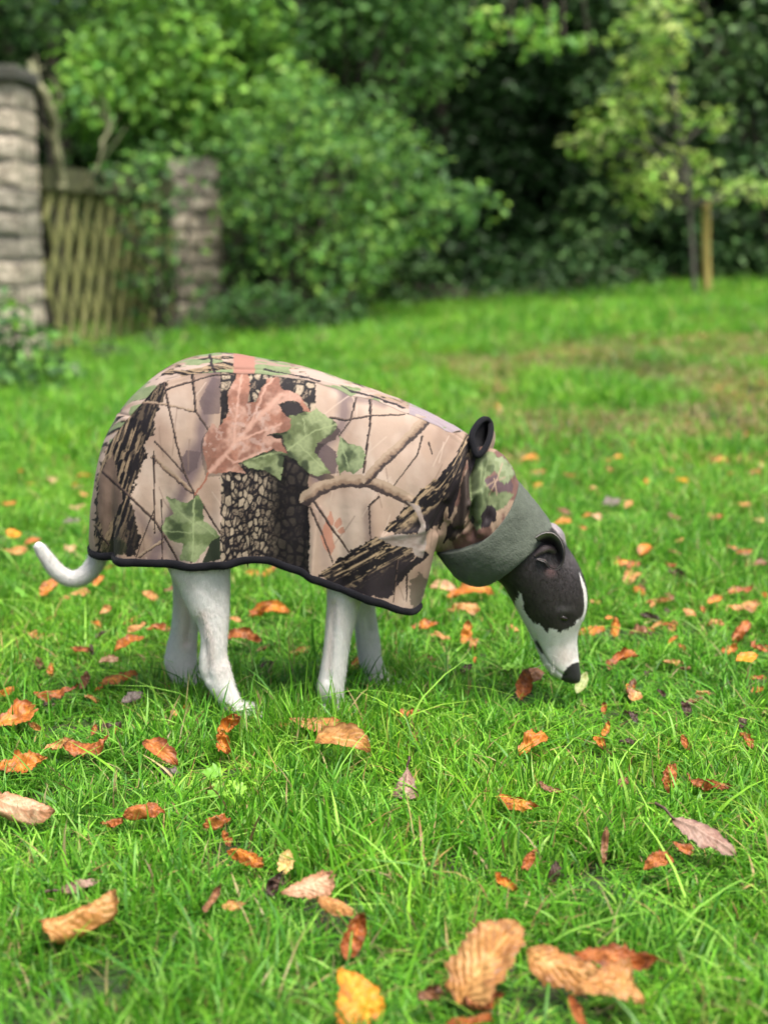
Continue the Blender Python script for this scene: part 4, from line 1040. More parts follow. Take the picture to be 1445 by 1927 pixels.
# lining, a hand's breadth of black fleece turned under the hem
def lining():
    b = Bag()
    S, SL, tb = coat_grid(120, 40)
    S2, n = coat_folds(S, SL)
    L = S2.copy(); L[..., 1] += 0.004; L[..., 2] -= 0.001
    cen = np.array([0, 0, 0])
    b.add(L.reshape(-1, 3), grid_faces(120, 40))
    M_ = L.copy(); M_[..., 1] *= -1; b.add(M_.reshape(-1, 3), grid_faces(120, 40))
    # ragged fleece fringe showing under the hem by the thigh
    rng = np.random.default_rng(3)
    S3 = S2[:, -1]
    for k in range(900):
        i = rng.integers(30, 62); p = S3[i] + np.array([rng.uniform(-.004, .004), rng.uniform(.006, .016), .002])
        e = p + np.array([rng.normal() * .003, rng.normal() * .003, -abs(rng.normal(0.007, .0035))])
        s = np.array([.0007, 0, 0]); b.add([p - s, p + s, e], [[0, 1, 2]])
    b.build('lining', M_BLACK, COAT)
lining()
def hem():
    S, SL, tb = coat_grid(260, 60); S, n = coat_folds(S, SL)
    e = S[:, -1]; k = int(260 * 13.3 / 17)
    path = e[:k].copy(); path[:, 1] -= 0.0015
    wob = (fbm(np.linspace(0, 26, k), np.zeros(k), None, 4, 3) - .5) * .002
    path[:, 2] += wob
    b = Bag()
    full = np.concatenate([path[::-1] * [1, 1, 1], path[1:] * [1, -1, 1]])
    # flat oval binding
    V, F = tube(full, 0.0034 * (1 + .25 * (fbm(np.linspace(0, 60, len(full)), np.zeros(len(full)), None, 9, 2) - .5)), 12); 
    cz = np.repeat(full[:, 2], 12); V[:, 2] = cz + (V[:, 2] - cz) * 1.55
    b.add(V, F); b.build('hem_binding', M_BLACK, COAT)
hem()

# ---- neck tube, fleece cuff, collar opening
def ring_band(rows, n=96, m=40):
    """rows: top px,py, bottom px,py, half width, bow of the near side along the axis (m)"""
    rr = resample(rows, m); out = []
    for a in rr:
        T, B = P(a[0], a[1]), P(a[2], a[3]); c = (T + B) / 2; ax = (T - B) / 2
        fw = np.array([ax[2], 0, -ax[0]]); fw /= np.linalg.norm(fw) + 1e-9      # towards the head
        th = np.linspace(0, 2 * np.pi, n, endpoint=False)
        q = c + ax * np.cos(th)[:, None] + fw * (a[5] * np.sin(th) ** 2)[:, None]
        q[:, 1] += -a[4] * np.sin(th)
        out.append(q)
    return np.array(out)
def neck():
    R = ring_band([(882, 822, 800, 1020, .044, 0), (898, 836, 822, 1034, .047, 0.0), (912, 842, 832, 1036, .052, .002), (936, 848, 838, 1040, .055, .008), (956, 868, 842, 1046, .055, .014), (970, 892, 846, 1050, .054, .018), (976, 908, 850, 1056, .052, .020)], 220, 130)
    m_, n_ = R.shape[:2]
    px, py = to_px(R.reshape(-1, 3)); px = px.reshape(m_, n_); py = py.reshape(m_, n_)
    cen = R.mean(1, keepdims=True); o = R - cen; o /= np.linalg.norm(o, axis=2)[..., None] + 1e-9
    d = .009 * (fbm(px / 26, py / 55, None, 66, 3) - .5)
    for (x0, y0, x1, y1, wd, amp) in ((890, 870, 888, 1010, 6, -.008), (876, 870, 872, 1000, 7, .004), (905, 890, 902, 1000, 8, .004), (918, 870, 905, 920, 6, -.003), (893, 930, 884, 950, 5, .006), (860, 1000, 900, 985, 6, -.004), (925, 930, 915, 975, 6, -.003)):
        t = np.clip(((px - x0) * (x1 - x0) + (py - y0) * (y1 - y0)) / ((x1 - x0) ** 2 + (y1 - y0) ** 2), 0, 1)
        dd = np.hypot(px - x0 - t * (x1 - x0), py - y0 - t * (y1 - y0)); d = d + 1.5 * amp * np.exp(-(dd / wd) ** 2)
    R = R + o * d[..., None]
    X, Y = px, py
    n = fbm(X / 26, Y / 30, None, 201, 4)
    tanc, br, gr, gl, dk = lin(184, 158, 134), lin(128, 96, 86), lin(90, 104, 68), lin(130, 144, 102), lin(48, 40, 44)
    c = lerp(np.broadcast_to(br, X.shape + (3,)), tanc, sstep(.50, .62, n))
    rag = (X + 8 * (fbm(X / 7, Y / 7, None, 51, 3) - .5), Y + 8 * (fbm(X / 7, Y / 7, None, 52, 3) - .5))
    G1 = [(890, 868), (905, 855), (925, 850), (940, 862), (930, 885), (912, 905), (925, 925), (950, 925), (965, 930), (955, 950), (925, 968), (905, 990), (888, 1000), (880, 960), (876, 930), (882, 905)]
    G2 = [(928, 862), (948, 860), (962, 878), (968, 895), (950, 912), (938, 900), (930, 880)]
    m = inside(G1, *rag); col = lerp(np.broadcast_to(gr, X.shape + (3,)), gl, sstep(.42, .62, fbm(X / 16, Y / 22, None, 7, 3))); c[m] = col[m]
    m = inside([(912, 905), (932, 893), (962, 902), (966, 925), (940, 926), (920, 918)], *rag); c[m] = lin(104, 84, 88)
    m = inside(G2, *rag); col = lerp(np.broadcast_to(gl, X.shape + (3,)), lin(150, 162, 124), sstep(.45, .6, fbm(X / 9, Y / 9, None, 9, 3))); c[m] = col[m]
    m = inside([(905, 968), (918, 952), (932, 956), (935, 975), (918, 992), (906, 990)], *rag); c[m] = dk
    m = inside([(870, 900), (884, 880), (886, 940), (870, 1000), (850, 1020), (838, 1012), (860, 960)], *rag); c[m] = lin(74, 62, 56)
    m = inside([(826, 1000), (850, 985), (856, 1000), (836, 1022), (824, 1018)], *rag); c[m] = dk
    for pts in ([(922, 930), (938, 895), (945, 872)], [(915, 915), (930, 905), (950, 898)], [(935, 930), (930, 900)]):
        dd, u, s = stroke_d(X, Y, pts); c = lerp(c, tanc * 1.05, np.clip(1.5 - dd / 1.1, 0, 1) * .9)
    c = c * (.88 + .24 * fbm(X / 3, Y / 3, None, 3, 2))[..., None]
    mesh_obj('neck_panel', R.reshape(-1, 3), grid_faces(m_, n_, True), M_PRINT, COAT, True, np.clip(c * .50, .004, .8).reshape(-1, 3))
    # the folded fleece cuff: outer face, rounded lower edge, inner face
    W = ring_band([(968, 906, 836, 1026, .050, .020), (973, 903, 826, 1035, .056, .020), (978, 905, 823, 1039, .060, .018), (990, 920, 830, 1054, .062, .012), (1004, 938, 842, 1072, .062, .007), (1018, 957, 858, 1090, .061, .003), (1030, 975, 884, 1101, .060, .0), (1036, 986, 906, 1101, .058, -.002), (1034, 990, 912, 1096, .053, -.002), (1020, 978, 905, 1080, .048, 0), (1000, 955, 890, 1062, .046, 0)], 160, 120)
    m_, n_ = W.shape[:2]; cen = W.mean(1, keepdims=True); o = W - cen; o /= np.linalg.norm(o, axis=2)[..., None] + 1e-9
    f = W.reshape(-1, 3)
    d = .006 * (fbm(f[:, 0] * 22, f[:, 1] * 22, f[:, 2] * 22, 12, 3) - .5) + .0012 * (fbm(f[:, 0] * 300, f[:, 1] * 300, f[:, 2] * 300, 13, 2) - .5)
    W = W + o * d.reshape(m_, n_)[..., None]
    cu = mesh_obj('fleece_cuff', W.reshape(-1, 3), grid_faces(m_, n_, True), M_GREENF, COAT)
    cu['label'] = 'dark green fleece turned back as a wide cuff round the neck'
    # stand-up collar opening with black binding behind the neck
    rim = np.array([P(x, y, yy) for x, y, yy in ((896, 856, -.032), (889, 836, -.028), (887, 818, -.022), (894, 802, -.012), (905, 790, .000), (915, 788, .010), (922, 797, .012), (922, 816, -.002), (915, 837, -.018), (906, 850, -.028))])
    rim[:, 1] -= .006
    path = crom(np.concatenate([rim[-1:], rim, rim[:2]]), 80)[6:-6]
    V, F = tube(path, 0.0040, 10, False); b = Bag(); b.add(V, F)
    cen = path.mean(0); v = []
    for k in np.linspace(0, 1, 8): v.append(cen + (path - cen) * (1 - k) + np.array([.010, .034, -.012]) * math.sin(k * math.pi / 2))
    b.add(np.concatenate(v), grid_faces(8, len(path)))
    b.build('collar_opening', M_BLACK, COAT)
    v = []
    for k in np.linspace(0, 1, 10): v.append(cen + (path - cen) * (1.04 - .25 * k) + np.array([.012, .046, -.016]) * math.sin(k * math.pi / 2))
    v = np.concatenate(v); mesh_obj('collar_back', v, grid_faces(10, len(path)), M_PRINT, COAT, True, np.tile(lin(140, 120, 104), (len(v), 1)) * (.7 + .5 * fbm(v[:, 0] * 80, v[:, 2] * 80, None, 3, 3))[:, None])
neck()
# ------------------------------------------------------------------ fallen leaves, each one a thing
M_FALLEN = None
def fallen_mat():
    m = NT('dry_leaf'); a = m.n('ShaderNodeVertexColor', layer_name='Col')
    tc = m.n('ShaderNodeTexCoord'); nz = m.noise(260, 4, vec=tc.outputs['Object'])
    k = m.ramp(nz.outputs[0], [(0.3, (0.72, 0.68, 0.62)), (0.7, (1.18, 1.16, 1.12))])
    c = m.mix(a.outputs[0], k.outputs[0], 1.0, 'MULTIPLY'); m.l(c, m.b.inputs['Base Color'])
    m.set(Roughness=0.5); m.b.inputs['Specular IOR Level'].default_value = 0.4
    m.bump(nz.outputs[0], 0.35, 0.0008); m.translucent(c, 0.22); return m.m
M_FALLEN = fallen_mat()
PALS = {  # body, lit vein / inner, edge
    'tan': ((0.42, 0.20, 0.058), (0.54, 0.32, 0.12), (0.20, 0.08, 0.025)),
    'orange': ((0.46, 0.145, 0.016), (0.60, 0.27, 0.04), (0.17, 0.05, 0.014)),
    'rust': ((0.30, 0.085, 0.018), (0.46, 0.17, 0.04), (0.13, 0.038, 0.013)),
    'brown': ((0.17, 0.072, 0.030), (0.30, 0.15, 0.07), (0.075, 0.032, 0.018)),
    'dark': ((0.050, 0.026, 0.018), (0.10, 0.055, 0.036), (0.022, 0.013, 0.010)),
    'mauve': ((0.26, 0.15, 0.115), (0.38, 0.26, 0.21), (0.13, 0.065, 0.05)),
    'yellow': ((0.62, 0.25, 0.012), (0.70, 0.38, 0.03), (0.48, 0.13, 0.012)),
    'pale': ((0.58, 0.42, 0.14), (0.68, 0.56, 0.28), (0.40, 0.24, 0.07)),
    'pink': ((0.46, 0.27, 0.155), (0.58, 0.40, 0.27), (0.28, 0.12, 0.05)),
    'green': ((0.34, 0.42, 0.16), (0.46, 0.52, 0.28), (0.28, 0.30, 0.10)),
    'grey': ((0.11, 0.085, 0.075), (0.19, 0.155, 0.14), (0.05, 0.038, 0.034)),
}
LEAF_SPOTS = []; ANCHORS = []
def leaf_mesh(L, Wd, pal_, curl, bend, twist, crump, seed, shape='oval', nu=17, nv=11):
    """a leaf blade as a curved sheet: midrib ridge, side veins, curled margins, toothed edge"""
    rng = np.random.default_rng(seed)
    u = np.linspace(0, 1, nu)[:, None]; v = np.linspace(-1, 1, nv)[None, :]
    if shape == 'oval': prof = np.interp(u, [0, .06, .2, .4, .6, .8, .93, 1], [.05, .35, .78, 1, .95, .62, .26, .01])
    elif shape == 'hero': prof = np.interp(u, [0, .06, .2, .42, .62, .8, .93, 1], [.10, .62, .95, 1, .88, .66, .38, .02])
    elif shape == 'drop': prof = np.interp(u, [0, .15, .45, .72, .9, 1], [.03, .12, .62, 1, .85, .18])
    elif shape == 'lance': prof = np.interp(u, [0, .1, .35, .6, .85, 1], [.05, .5, 1, .95, .55, .02])
    elif shape == 'fan': prof = np.interp(u, [0, .2, .5, .75, .9, 1], [.06, .35, .7, 1, .95, .35])
    else: prof = np.interp(u, [0, .12, .4, .7, .9, 1], [.08, .55, 1, .9, .55, .06])      # torn
    tooth = 1 + .05 * np.sin(u * 75 + seed) * (np.abs(v) > .8) + (.55 if shape == 'torn' else .32) * (vnoise(u * 7 + seed, v * 0 + 2 * np.sign(v), seed=seed) - .5)
    hw = Wd / 2 * prof * np.clip(tooth + .28 * (vnoise(u * 22 + seed, v * 0 + 3 * np.sign(v), seed=seed + 2) - .5), .15, 1.6)
    x = (u - .5) * L + 0 * v; y = v * hw
    if shape in ('fan', 'torn'):
        x = x + .08 * L * np.sin(v * 7 + seed) * u ** 3
    # relief: side veins slant from the midrib
    ph = (u - .35 * np.abs(v)) * 9
    z = .042 * L * np.abs(np.sin(ph * np.pi)) * (1 - np.abs(v)) * np.abs(v) ** .5 * 1.6 - .02 * L * np.exp(-(v / .10) ** 2) * 0 + .02 * L * (1 - np.exp(-(v / .18) ** 2))
    z = z + crump * L * (fbm(x / L * 5 + seed, y / L * 5, None, seed, 4) - .5) * 2.0 + .10 * crump * L * np.sin(ph * np.pi * 2) * np.abs(v)
    y2 = y.copy(); x2 = x.copy()
    # curl across (roll both margins up), then bend along
    if abs(curl) > 1e-3:
        asym = rng.uniform(.6, 1.4)
        k = curl / (Wd / 2) * np.where(v > 0, asym, 2 - asym); a = y * k
        y2 = np.sin(a) / k; z2 = (1 - np.cos(a)) / np.abs(k) * np.sign(k) ; z = z * np.cos(a) + z2; y2 = y2 - z * 0
    if abs(bend) > 1e-3:
        kb = bend / (L / 2) * (1 + .5 * u); a = x * kb
        x2 = np.sin(a) * (1 / kb) - z * np.sin(a); z = (1 - np.cos(a)) / kb + z * np.cos(a)
    tw = twist * (u - .5); y3 = y2 * np.cos(tw) - z * np.sin(tw); z3 = y2 * np.sin(tw) + z * np.cos(tw)
    V = np.stack([x2 + 0 * y3, y3, z3], -1)
    body, lit, edge = (np.array(c) for c in PALS[pal_])
    C = np.broadcast_to(body, V.shape).copy()
    blot = sstep(.42, .66, fbm(x / L * 4 + seed * 1.3, y / L * 4, None, seed + 3, 4)); C = C * (1 - blot[..., None] * .7) + lit * blot[..., None] * .7
    vein = np.exp(-((v + 0 * u) / .07) ** 2) + .5 * np.exp(-(np.abs((ph % 1) - .5) * 2 - 1) ** 2 / .02) * (np.abs(v) < .9)
    vein = np.clip(vein, 0, 1)[..., None] * .5; C = C * (1 - vein) + lit * 1.1 * vein; gv = np.exp(-(((ph % 1) - .10) / .09) ** 2)[..., None] * .75 * (np.abs(v) > .08)[..., None]; C = C * (1 - gv) + edge * gv  # side veins: lit line and dark groove painted in as relief shading
    ed = np.clip(np.abs(v) ** 4 + 0 * u + u ** 14 + .9 * sstep(.60, .75, fbm(x / L * 6 + 9 + seed, y / L * 6, None, seed + 8, 3)), 0, 1)[..., None] * .75
    C = C * (1 - ed) + edge * ed
    return V.reshape(-1, 3), grid_faces(nu, nv), C.reshape(-1, 3)
def fallen(label, px, py, size, pal_, rz=0, aspect=.55, curl=.7, bend=.35, twist=.2, tilt=(0, 0), crump=.12, shape='oval', seed=None, lift=.030, stalk=0, group=None, flip=False):
    """size in photo pixels along the leaf; placed on the lawn where the photo shows it"""
    c = G(px, py, lift); dpt = np.dot(c - CAM, FWD)
    L = size * dpt / FPX
    if py > 1060: tilt = (tilt[0] + 8 if tilt[0] < 30 and tilt[1] == 0 else tilt[0], tilt[1]); crump = crump * 1.3; curl = curl * 1.3; bend = bend * 1.3
    rzr = math.radians(rz); ye = .5 * (L * abs(math.sin(rzr)) + L * aspect * abs(math.cos(rzr)))
    ext = abs(math.sin(math.radians(tilt[0]))) * ye
    lift = max(lift, .016 + ext * .85); c = G(px, py, lift)
    seed = seed if seed is not None else int(px * 7 + py * 13) % 9973
    V, F, C = leaf_mesh(L, L * aspect, pal_, curl, bend, twist, crump, seed, shape, *((61, 41) if py > 1600 else (37, 23) if py > 1330 else (25, 15) if py > 1060 else (9, 7)))
    if flip or seed % 3 == 0: V[:, 2] *= -1; F = F[:, ::-1]
    o = mesh_obj('fallen_leaf', V - V.mean(0), F, M_FALLEN, None, True, C)
    R = Matrix.Rotation(math.radians(tilt[0]), 3, 'X') @ Matrix.Rotation(math.radians(tilt[1]), 3, 'Y') @ Matrix.Rotation(math.radians(rz), 3, 'Z')
    o.location = c; o.rotation_euler = R.to_euler()
    if stalk:
        s0 = (V - V.mean(0))[20 if py > 1600 else 11 if py > 1330 else 7 if py > 1060 else 3]
        e = s0 + np.array([-stalk * L, .05 * L, .03 * L])
        dk = np.array(PALS[pal_][2]) * .5
        v, f = tube(crom([s0 + [.05 * L, 0, 0], s0, (s0 + e) / 2 + [0, .02 * L, .02 * L], e], 12), np.linspace(.0012, .0017, 12), 7)
        mesh_obj('stalk', v, f, M_FALLEN, o, True, np.tile(dk, (len(v), 1)))
    tag(o, label, 'leaf', group or 'fallen autumn leaves on the lawn')
    if group is None and py > 1040 and len(label.split()) <= 9: ANCHORS.append((px, py, label))
    LEAF_SPOTS.append((c[0], c[1], L * .45 * (1 if tilt[0] < 30 else .8)))
    return o
# ---- foreground, bottom of the picture
fallen('large golden tan leaf propped upright at the bottom, tip pointing right', 918, 1803, 195, 'tan', 50, .60, .35, -.35, .35, (44, -10), .05, 'hero', 11, .050)
fallen('broad tan leaf with rippled top, right of the large golden leaf', 1060, 1818, 150, 'tan', -20, .55, .55, -.5, .2, (34, 4), .07, 'oval', 12, .042)
fallen('tan leaf with a torn notched edge, rightmost of the bottom pair', 1145, 1852, 145, 'tan', 14, .62, .3, -.45, .3, (30, 10), .08, 'fan', 13, .040)
fallen('dark rust leaf with a bright orange tip behind the tan pair', 1160, 1803, 165, 'rust', -10, .35, .5, .2, .2, (24, -4), .08, 'lance', 14, .036)
fallen('bright orange and yellow leaf at the bottom edge', 668, 1868, 125, 'yellow', -58, .85, .35, .3, .2, (32, 8), .06, 'fan', 15, .040)
fallen('round crumpled brown leaf left of the large golden leaf', 812, 1870, 68, 'brown', 20, .9, 1.5, .9, .5, (20, 0), .2, 'torn', 16, .03)
fallen('shrivelled dark rust leaf under the large golden leaf', 905, 1885, 90, 'rust', 25, .55, 1.1, .6, .7, (10, 0), .22, 'torn', 17, .022)
fallen('rusty leaf cut by the bottom edge of the picture', 885, 1920, 95, 'rust', 10, .3, .9, .3, .5, (10, 0), .15, 'lance', 18, .025)
fallen('rust coloured strip of leaf at the bottom below the tan pair', 1085, 1905, 80, 'rust', -70, .35, .9, .3, .5, (20, 0), .15, 'lance', 19, .03)
fallen('folded golden brown leaf in the lower left grass', 155, 1722, 150, 'tan', 32, .75, 1.5, -.3, .3, (20, 0), .12, 'hero', 20, .040, flip=True)
fallen('faded flat brown leaf behind the folded golden brown leaf', 152, 1665, 80, 'mauve', 22, .4, .4, .2, .2, (10, 0), .06, 'lance', 21, .024, stalk=.4)
fallen('rust leaf standing on edge below the curled tan leaf', 668, 1762, 105, 'rust', 75, .55, 1.0, .5, .5, (50, 0), .12, 'oval', 22, .035)
fallen('curled tan leaf with yellow end in the lower middle', 632, 1705, 85, 'tan', -25, .5, 1.0, .3, .3, (30, 0), .1, 'oval', 23, .036, flip=True)
fallen('pinkish pale leaf with pointed corner in the lower middle', 578, 1668, 100, 'pink', 18, .6, .4, -.3, .3, (30, 0), .08, 'fan', 24, .038)
fallen('crumpled dark brown leaf touching the pinkish leaf', 517, 1668, 62, 'dark', 70, .7, 1.2, .6, .6, (30, 0), .25, 'torn', 25, .028)
fallen('small pale yellow leaf standing above the pinkish leaf', 538, 1622, 52, 'pale', 80, .65, .3, .2, .1, (48, 0), .05, 'oval', 26, .034)
fallen('small curled orange leaf left of the pale yellow leaf', 462, 1612, 80, 'orange', -15, .5, 1.0, .5, .4, (20, 0), .18, 'torn', 27, .03)
fallen('brown leaf rolled like a tube, lower left of centre', 400, 1692, 66, 'brown', 70, .5, 1.7, .4, .5, (20, 0), .12, 'oval', 28, .030)
fallen('small faded tan leaf beside the rolled brown leaf', 438, 1705, 45, 'tan', 10, .6, .6, .4, .4, (10, 0), .15, 'torn', 29, .024)
fallen('folded reddish brown leaf on the left with a hooked end', 272, 1527, 92, 'rust', 12, .55, 1.25, .4, .4, (25, 0), .15, 'oval', 30, .034, flip=True)
fallen('small rusty scrap of leaf left of the folded reddish leaf', 212, 1548, 50, 'rust', 20, .4, .8, .5, .4, (0, 0), .2, 'torn', 31, .022)
fallen('large pinkish tan leaf folded over at the left edge', 45, 1520, 140, 'pink', -18, .5, 1.0, -.35, .2, (34, 0), .08, 'oval', 32, .038, flip=True)
fallen('reddish leaf half sunk in the grass, left of centre', 408, 1545, 62, 'rust', 30, .6, .9, .4, .4, (20, 0), .18, 'torn', 33, .026)
fallen('small crumpled leaf just below the half sunk reddish leaf', 427, 1578, 45, 'rust', -60, .6, 1.0, .4, .6, (20, 0), .22, 'torn', 34, .025)
fallen('brick red leaf with creased ribs lying on the left', 302, 1412, 92, 'rust', -38, .5, .7, -.3, .2, (24, 0), .08, 'oval', 35, .036)
fallen('grey brown scrap just below the brick red leaf', 318, 1450, 50, 'grey', -10, .5, .5, .3, .3, (0, 0), .15, 'torn', 36, .02)
fallen('broad orange leaf at the left edge, lower of the row', 40, 1436, 95, 'orange', 12, .6, .6, .3, .3, (14, 0), .14, 'torn', 37, .030)
fallen('small tan leaf between the two wide leaves on the left', 108, 1402, 50, 'tan', 30, .6, .7, .4, .3, (14, 0), .16, 'torn', 38, .03)
fallen('wide rust brown leaf right of the small tan leaf', 165, 1402, 92, 'rust', 6, .5, .7, -.4, .3, (16, 0), .12, 'oval', 39, .03)
fallen('crinkled orange brown leaf standing by the near hind paw', 430, 1362, 62, 'orange', 55, .6, 1.0, .6, .7, (48, 0), .22, 'torn', 40, .040)
fallen('crinkled orange leaf just under the one by the hind paw', 422, 1398, 55, 'orange', -60, .6, .8, .5, .5, (40, 0), .22, 'torn', 41, .03)
fallen('flat tan leaf at the near front paw', 590, 1360, 92, 'tan', -8, .5, .3, -.2, .2, (22, 0), .05, 'fan', 42, .036)
fallen('pointed tan leaf arched on the grass below the front paw', 648, 1393, 122, 'tan', -10, .5, .8, -.6, .3, (30, 0), .06, 'oval', 43, .040, flip=False)
fallen('small rust scrap left of the tan leaves by the front paw', 528, 1368, 48, 'rust', 20, .5, .7, .5, .4, (10, 0), .2, 'torn', 44, .024)
fallen('mauve drop shaped leaf with a thin stalk, lower centre', 765, 1472, 72, 'mauve', -92, .72, .45, .15, .1, (42, 0), .05, 'drop', 45, .034, stalk=.22)
fallen('small orange leaf with yellow edge, right of centre', 972, 1510, 82, 'orange', -12, .4, .8, .4, .3, (24, 0), .16, 'oval', 46, .03)
fallen('thin brown leaf above the small yellow edged leaf', 1035, 1483, 60, 'brown', -28, .3, .8, .4, .4, (10, 0), .14, 'lance', 47, .026)
fallen('crinkled rust leaf standing upright on the right', 1260, 1463, 66, 'rust', 82, .55, 1.0, .3, .5, (50, 0), .2, 'torn', 48, .036)
fallen('little brown leaf left of the crinkled upright leaf', 1173, 1471, 28, 'brown', 60, .8, .6, .2, .3, (30, 0), .12, 'oval', 49, .03)
fallen('long crinkled rust leaf near the right edge', 1330, 1475, 90, 'rust', -18, .32, .9, .3, .6, (14, 0), .2, 'torn', 50, .028)
fallen('long mauve brown leaf with dark stalk on the right', 1325, 1572, 140, 'mauve', -38, .45, .35, .2, .1, (20, 0), .04, 'lance', 51, .040, stalk=.3)
fallen('rust brown leaf left of the long mauve leaf', 1240, 1620, 72, 'rust', 22, .5, .6, -.4, .3, (22, 0), .1, 'oval', 52, .03)
fallen('small triangular brown leaf touching the long mauve leaf', 1283, 1594, 42, 'rust', -30, .6, .4, .2, .2, (28, 0), .1, 'fan', 53, .034)
fallen('narrow brown leaf twisted upright, right of centre', 1138, 1588, 78, 'brown', 84, .28, 1.2, .2, .7, (45, 0), .1, 'lance', 54, .034)
fallen('twisted rust leaf above the dark hollow on the right', 995, 1620, 58, 'rust', 65, .5, .9, .4, .7, (30, 0), .18, 'torn', 55, .028)
fallen('small orange leaf below the twisted rust leaf', 950, 1660, 60, 'orange', -40, .45, .9, .4, .5, (18, 0), .2, 'torn', 56, .026)
fallen('blackened leaf sunk in the grass right of the twisted rust leaf', 1043, 1640, 50, 'dark', 80, .55, .8, .4, .5, (20, 0), .2, 'torn', 57, .02)
fallen('bright orange leaf on the grass below the dog muzzle', 1005, 1395, 85, 'orange', 40, .45, .7, -.4, .3, (20, 0), .14, 'oval', 58, .03)
fallen('dark red brown leaf cluster scrap under the jaw', 985, 1290, 66, 'rust', 80, .6, .9, .3, .4, (40, 0), .18, 'torn', 59, .025)
fallen('round brown leaf under the jaw beside the red one', 1005, 1268, 52, 'brown', 30, .8, .8, .4, .3, (30, 0), .12, 'oval', 60, .03)
fallen('pale green leaf standing right at the dog nose', 1094, 1284, 48, 'green', 62, .5, .5, .1, .1, (58, 0), .03, 'oval', 61, .034)
fallen('small tan heart shaped leaf right of the dog nose', 1195, 1308, 32, 'tan', 60, .85, .3, .1, .1, (30, 0), .06, 'oval', 62, .036)
fallen('crinkled orange leaf right of the dog eye', 1113, 1186, 56, 'orange', 18, .5, .8, .3, .3, (14, 0), .2, 'torn', 63, .03)
fallen('curled rust leaf lying right of the muzzle', 1172, 1236, 75, 'rust', 30, .35, .9, -.6, .5, (18, 0), .2, 'torn', 64, .03)
fallen('golden yellow leaf by the right edge', 1405, 1237, 46, 'yellow', 20, .7, .4, .2, .2, (20, 0), .07, 'oval', 65, .032)
fallen('crinkled rust leaf above the golden yellow leaf', 1393, 1185, 72, 'rust', 58, .4, .9, .4, .5, (22, 0), .22, 'torn', 66, .03)
fallen('rust leaf left of the golden yellow leaf', 1372, 1222, 44, 'orange', 40, .6, .8, .4, .4, (20, 0), .2, 'torn', 67, .026)
fallen('dark rust leaf right behind the golden yellow leaf', 1432, 1218, 50, 'rust', -20, .5, .8, .4, .4, (20, 0), .2, 'torn', 68, .026)
fallen('flat tan leaf near the right edge above the crinkled rust leaf', 1396, 1140, 62, 'tan', 10, .5, .3, -.3, .2, (16, 0), .06, 'fan', 69, .034)
fallen('rusty leaf above the flat tan leaf at the right edge', 1392, 1110, 60, 'rust', 22, .4, .7, .3, .3, (12, 0), .12, 'oval', 70, .03)
fallen('small orange brown leaf left of the flat tan leaf', 1345, 1128, 36, 'orange', 30, .6, .6, .3, .3, (20, 0), .12, 'oval', 71, .03)
fallen('small tan leaf with the pair at the right edge', 1297, 1152, 32, 'tan', -40, .6, .5, .3, .3, (20, 0), .12, 'oval', 72, .03)
fallen('large orange leaf lying behind the coat chest flap', 885, 1112, 92, 'orange', 8, .45, .6, -.3, .3, (14, 0), .1, 'torn', 73, .034)
fallen('tan folded leaf left of the large orange leaf by the chest', 835, 1104, 55, 'pink', -10, .5, .6, -.3, .2, (20, 0), .08, 'oval', 74, .036)
fallen('pale tan leaf just below the large orange leaf by the chest', 870, 1143, 66, 'tan', 15, .55, .5, .3, .3, (16, 0), .12, 'fan', 75, .03)
fallen('upright orange leaf below the pale tan leaf by the chest', 877, 1192, 52, 'orange', 80, .5, .8, .4, .5, (48, 0), .16, 'torn', 76, .03)
fallen('orange leaf just in front of the far front leg', 798, 1176, 52, 'orange', 12, .5, .6, .3, .3, (14, 0), .16, 'torn', 77, .03)
fallen('faded leaf sunk in the grass right of the front legs', 828, 1196, 42, 'tan', -20, .4, .6, .3, .3, (6, 0), .16, 'torn', 78, .02)
fallen('crinkled rusty orange leaf on the grass under the belly', 507, 1148, 80, 'orange', 10, .45, .8, -.4, .4, (18, 0), .16, 'torn', 79, .034)
fallen('dark rust leaf just in front of the near hind leg', 458, 1198, 72, 'rust', -4, .5, .7, -.3, .3, (20, 0), .14, 'oval', 80, .034)
fallen('orange leaf glimpsed just below the coat hem', 492, 1076, 60, 'orange', 14, .45, .7, -.3, .3, (14, 0), .14, 'torn', 81, .03)
fallen('faded tan leaf deep in grass under the belly', 565, 1226, 45, 'tan', 30, .5, .6, .3, .3, (6, 0), .16, 'torn', 82, .018)
fallen('black shrivelled leaf under the belly between the legs', 497, 1252, 36, 'dark', 30, .7, 1.0, .4, .4, (10, 0), .2, 'torn', 83, .018)
fallen('dark red leaf between the two front legs', 672, 1246, 50, 'rust', 70, .5, .8, .4, .4, (30, 0), .16, 'torn', 84, .024)
fallen('dark red brown leaf right of the near front paw', 762, 1342, 58, 'rust', 12, .4, .8, .4, .4, (14, 0), .16, 'torn', 85, .024)
fallen('orange leaf with yellow tip behind the hind legs', 243, 1208, 66, 'orange', 34, .42, .6, -.3, .3, (18, 0), .1, 'oval', 86, .034)
fallen('tan leaf just above the yellow tipped leaf behind the dog', 258, 1180, 42, 'tan', 40, .5, .6, .3, .3, (18, 0), .12, 'oval', 87, .032)
fallen('dark rust curled leaf close behind the far hind leg', 300, 1182, 50, 'rust', -8, .5, 1.0, -.4, .4, (20, 0), .16, 'torn', 88, .03)
fallen('small pinkish leaf left of the hock', 208, 1242, 44, 'pink', 6, .5, .5, -.3, .3, (14, 0), .1, 'oval', 89, .03)
fallen('mottled orange leaf left of the hind feet', 222, 1276, 74, 'orange', 28, .42, .6, .3, .3, (16, 0), .14, 'torn', 90, .03)
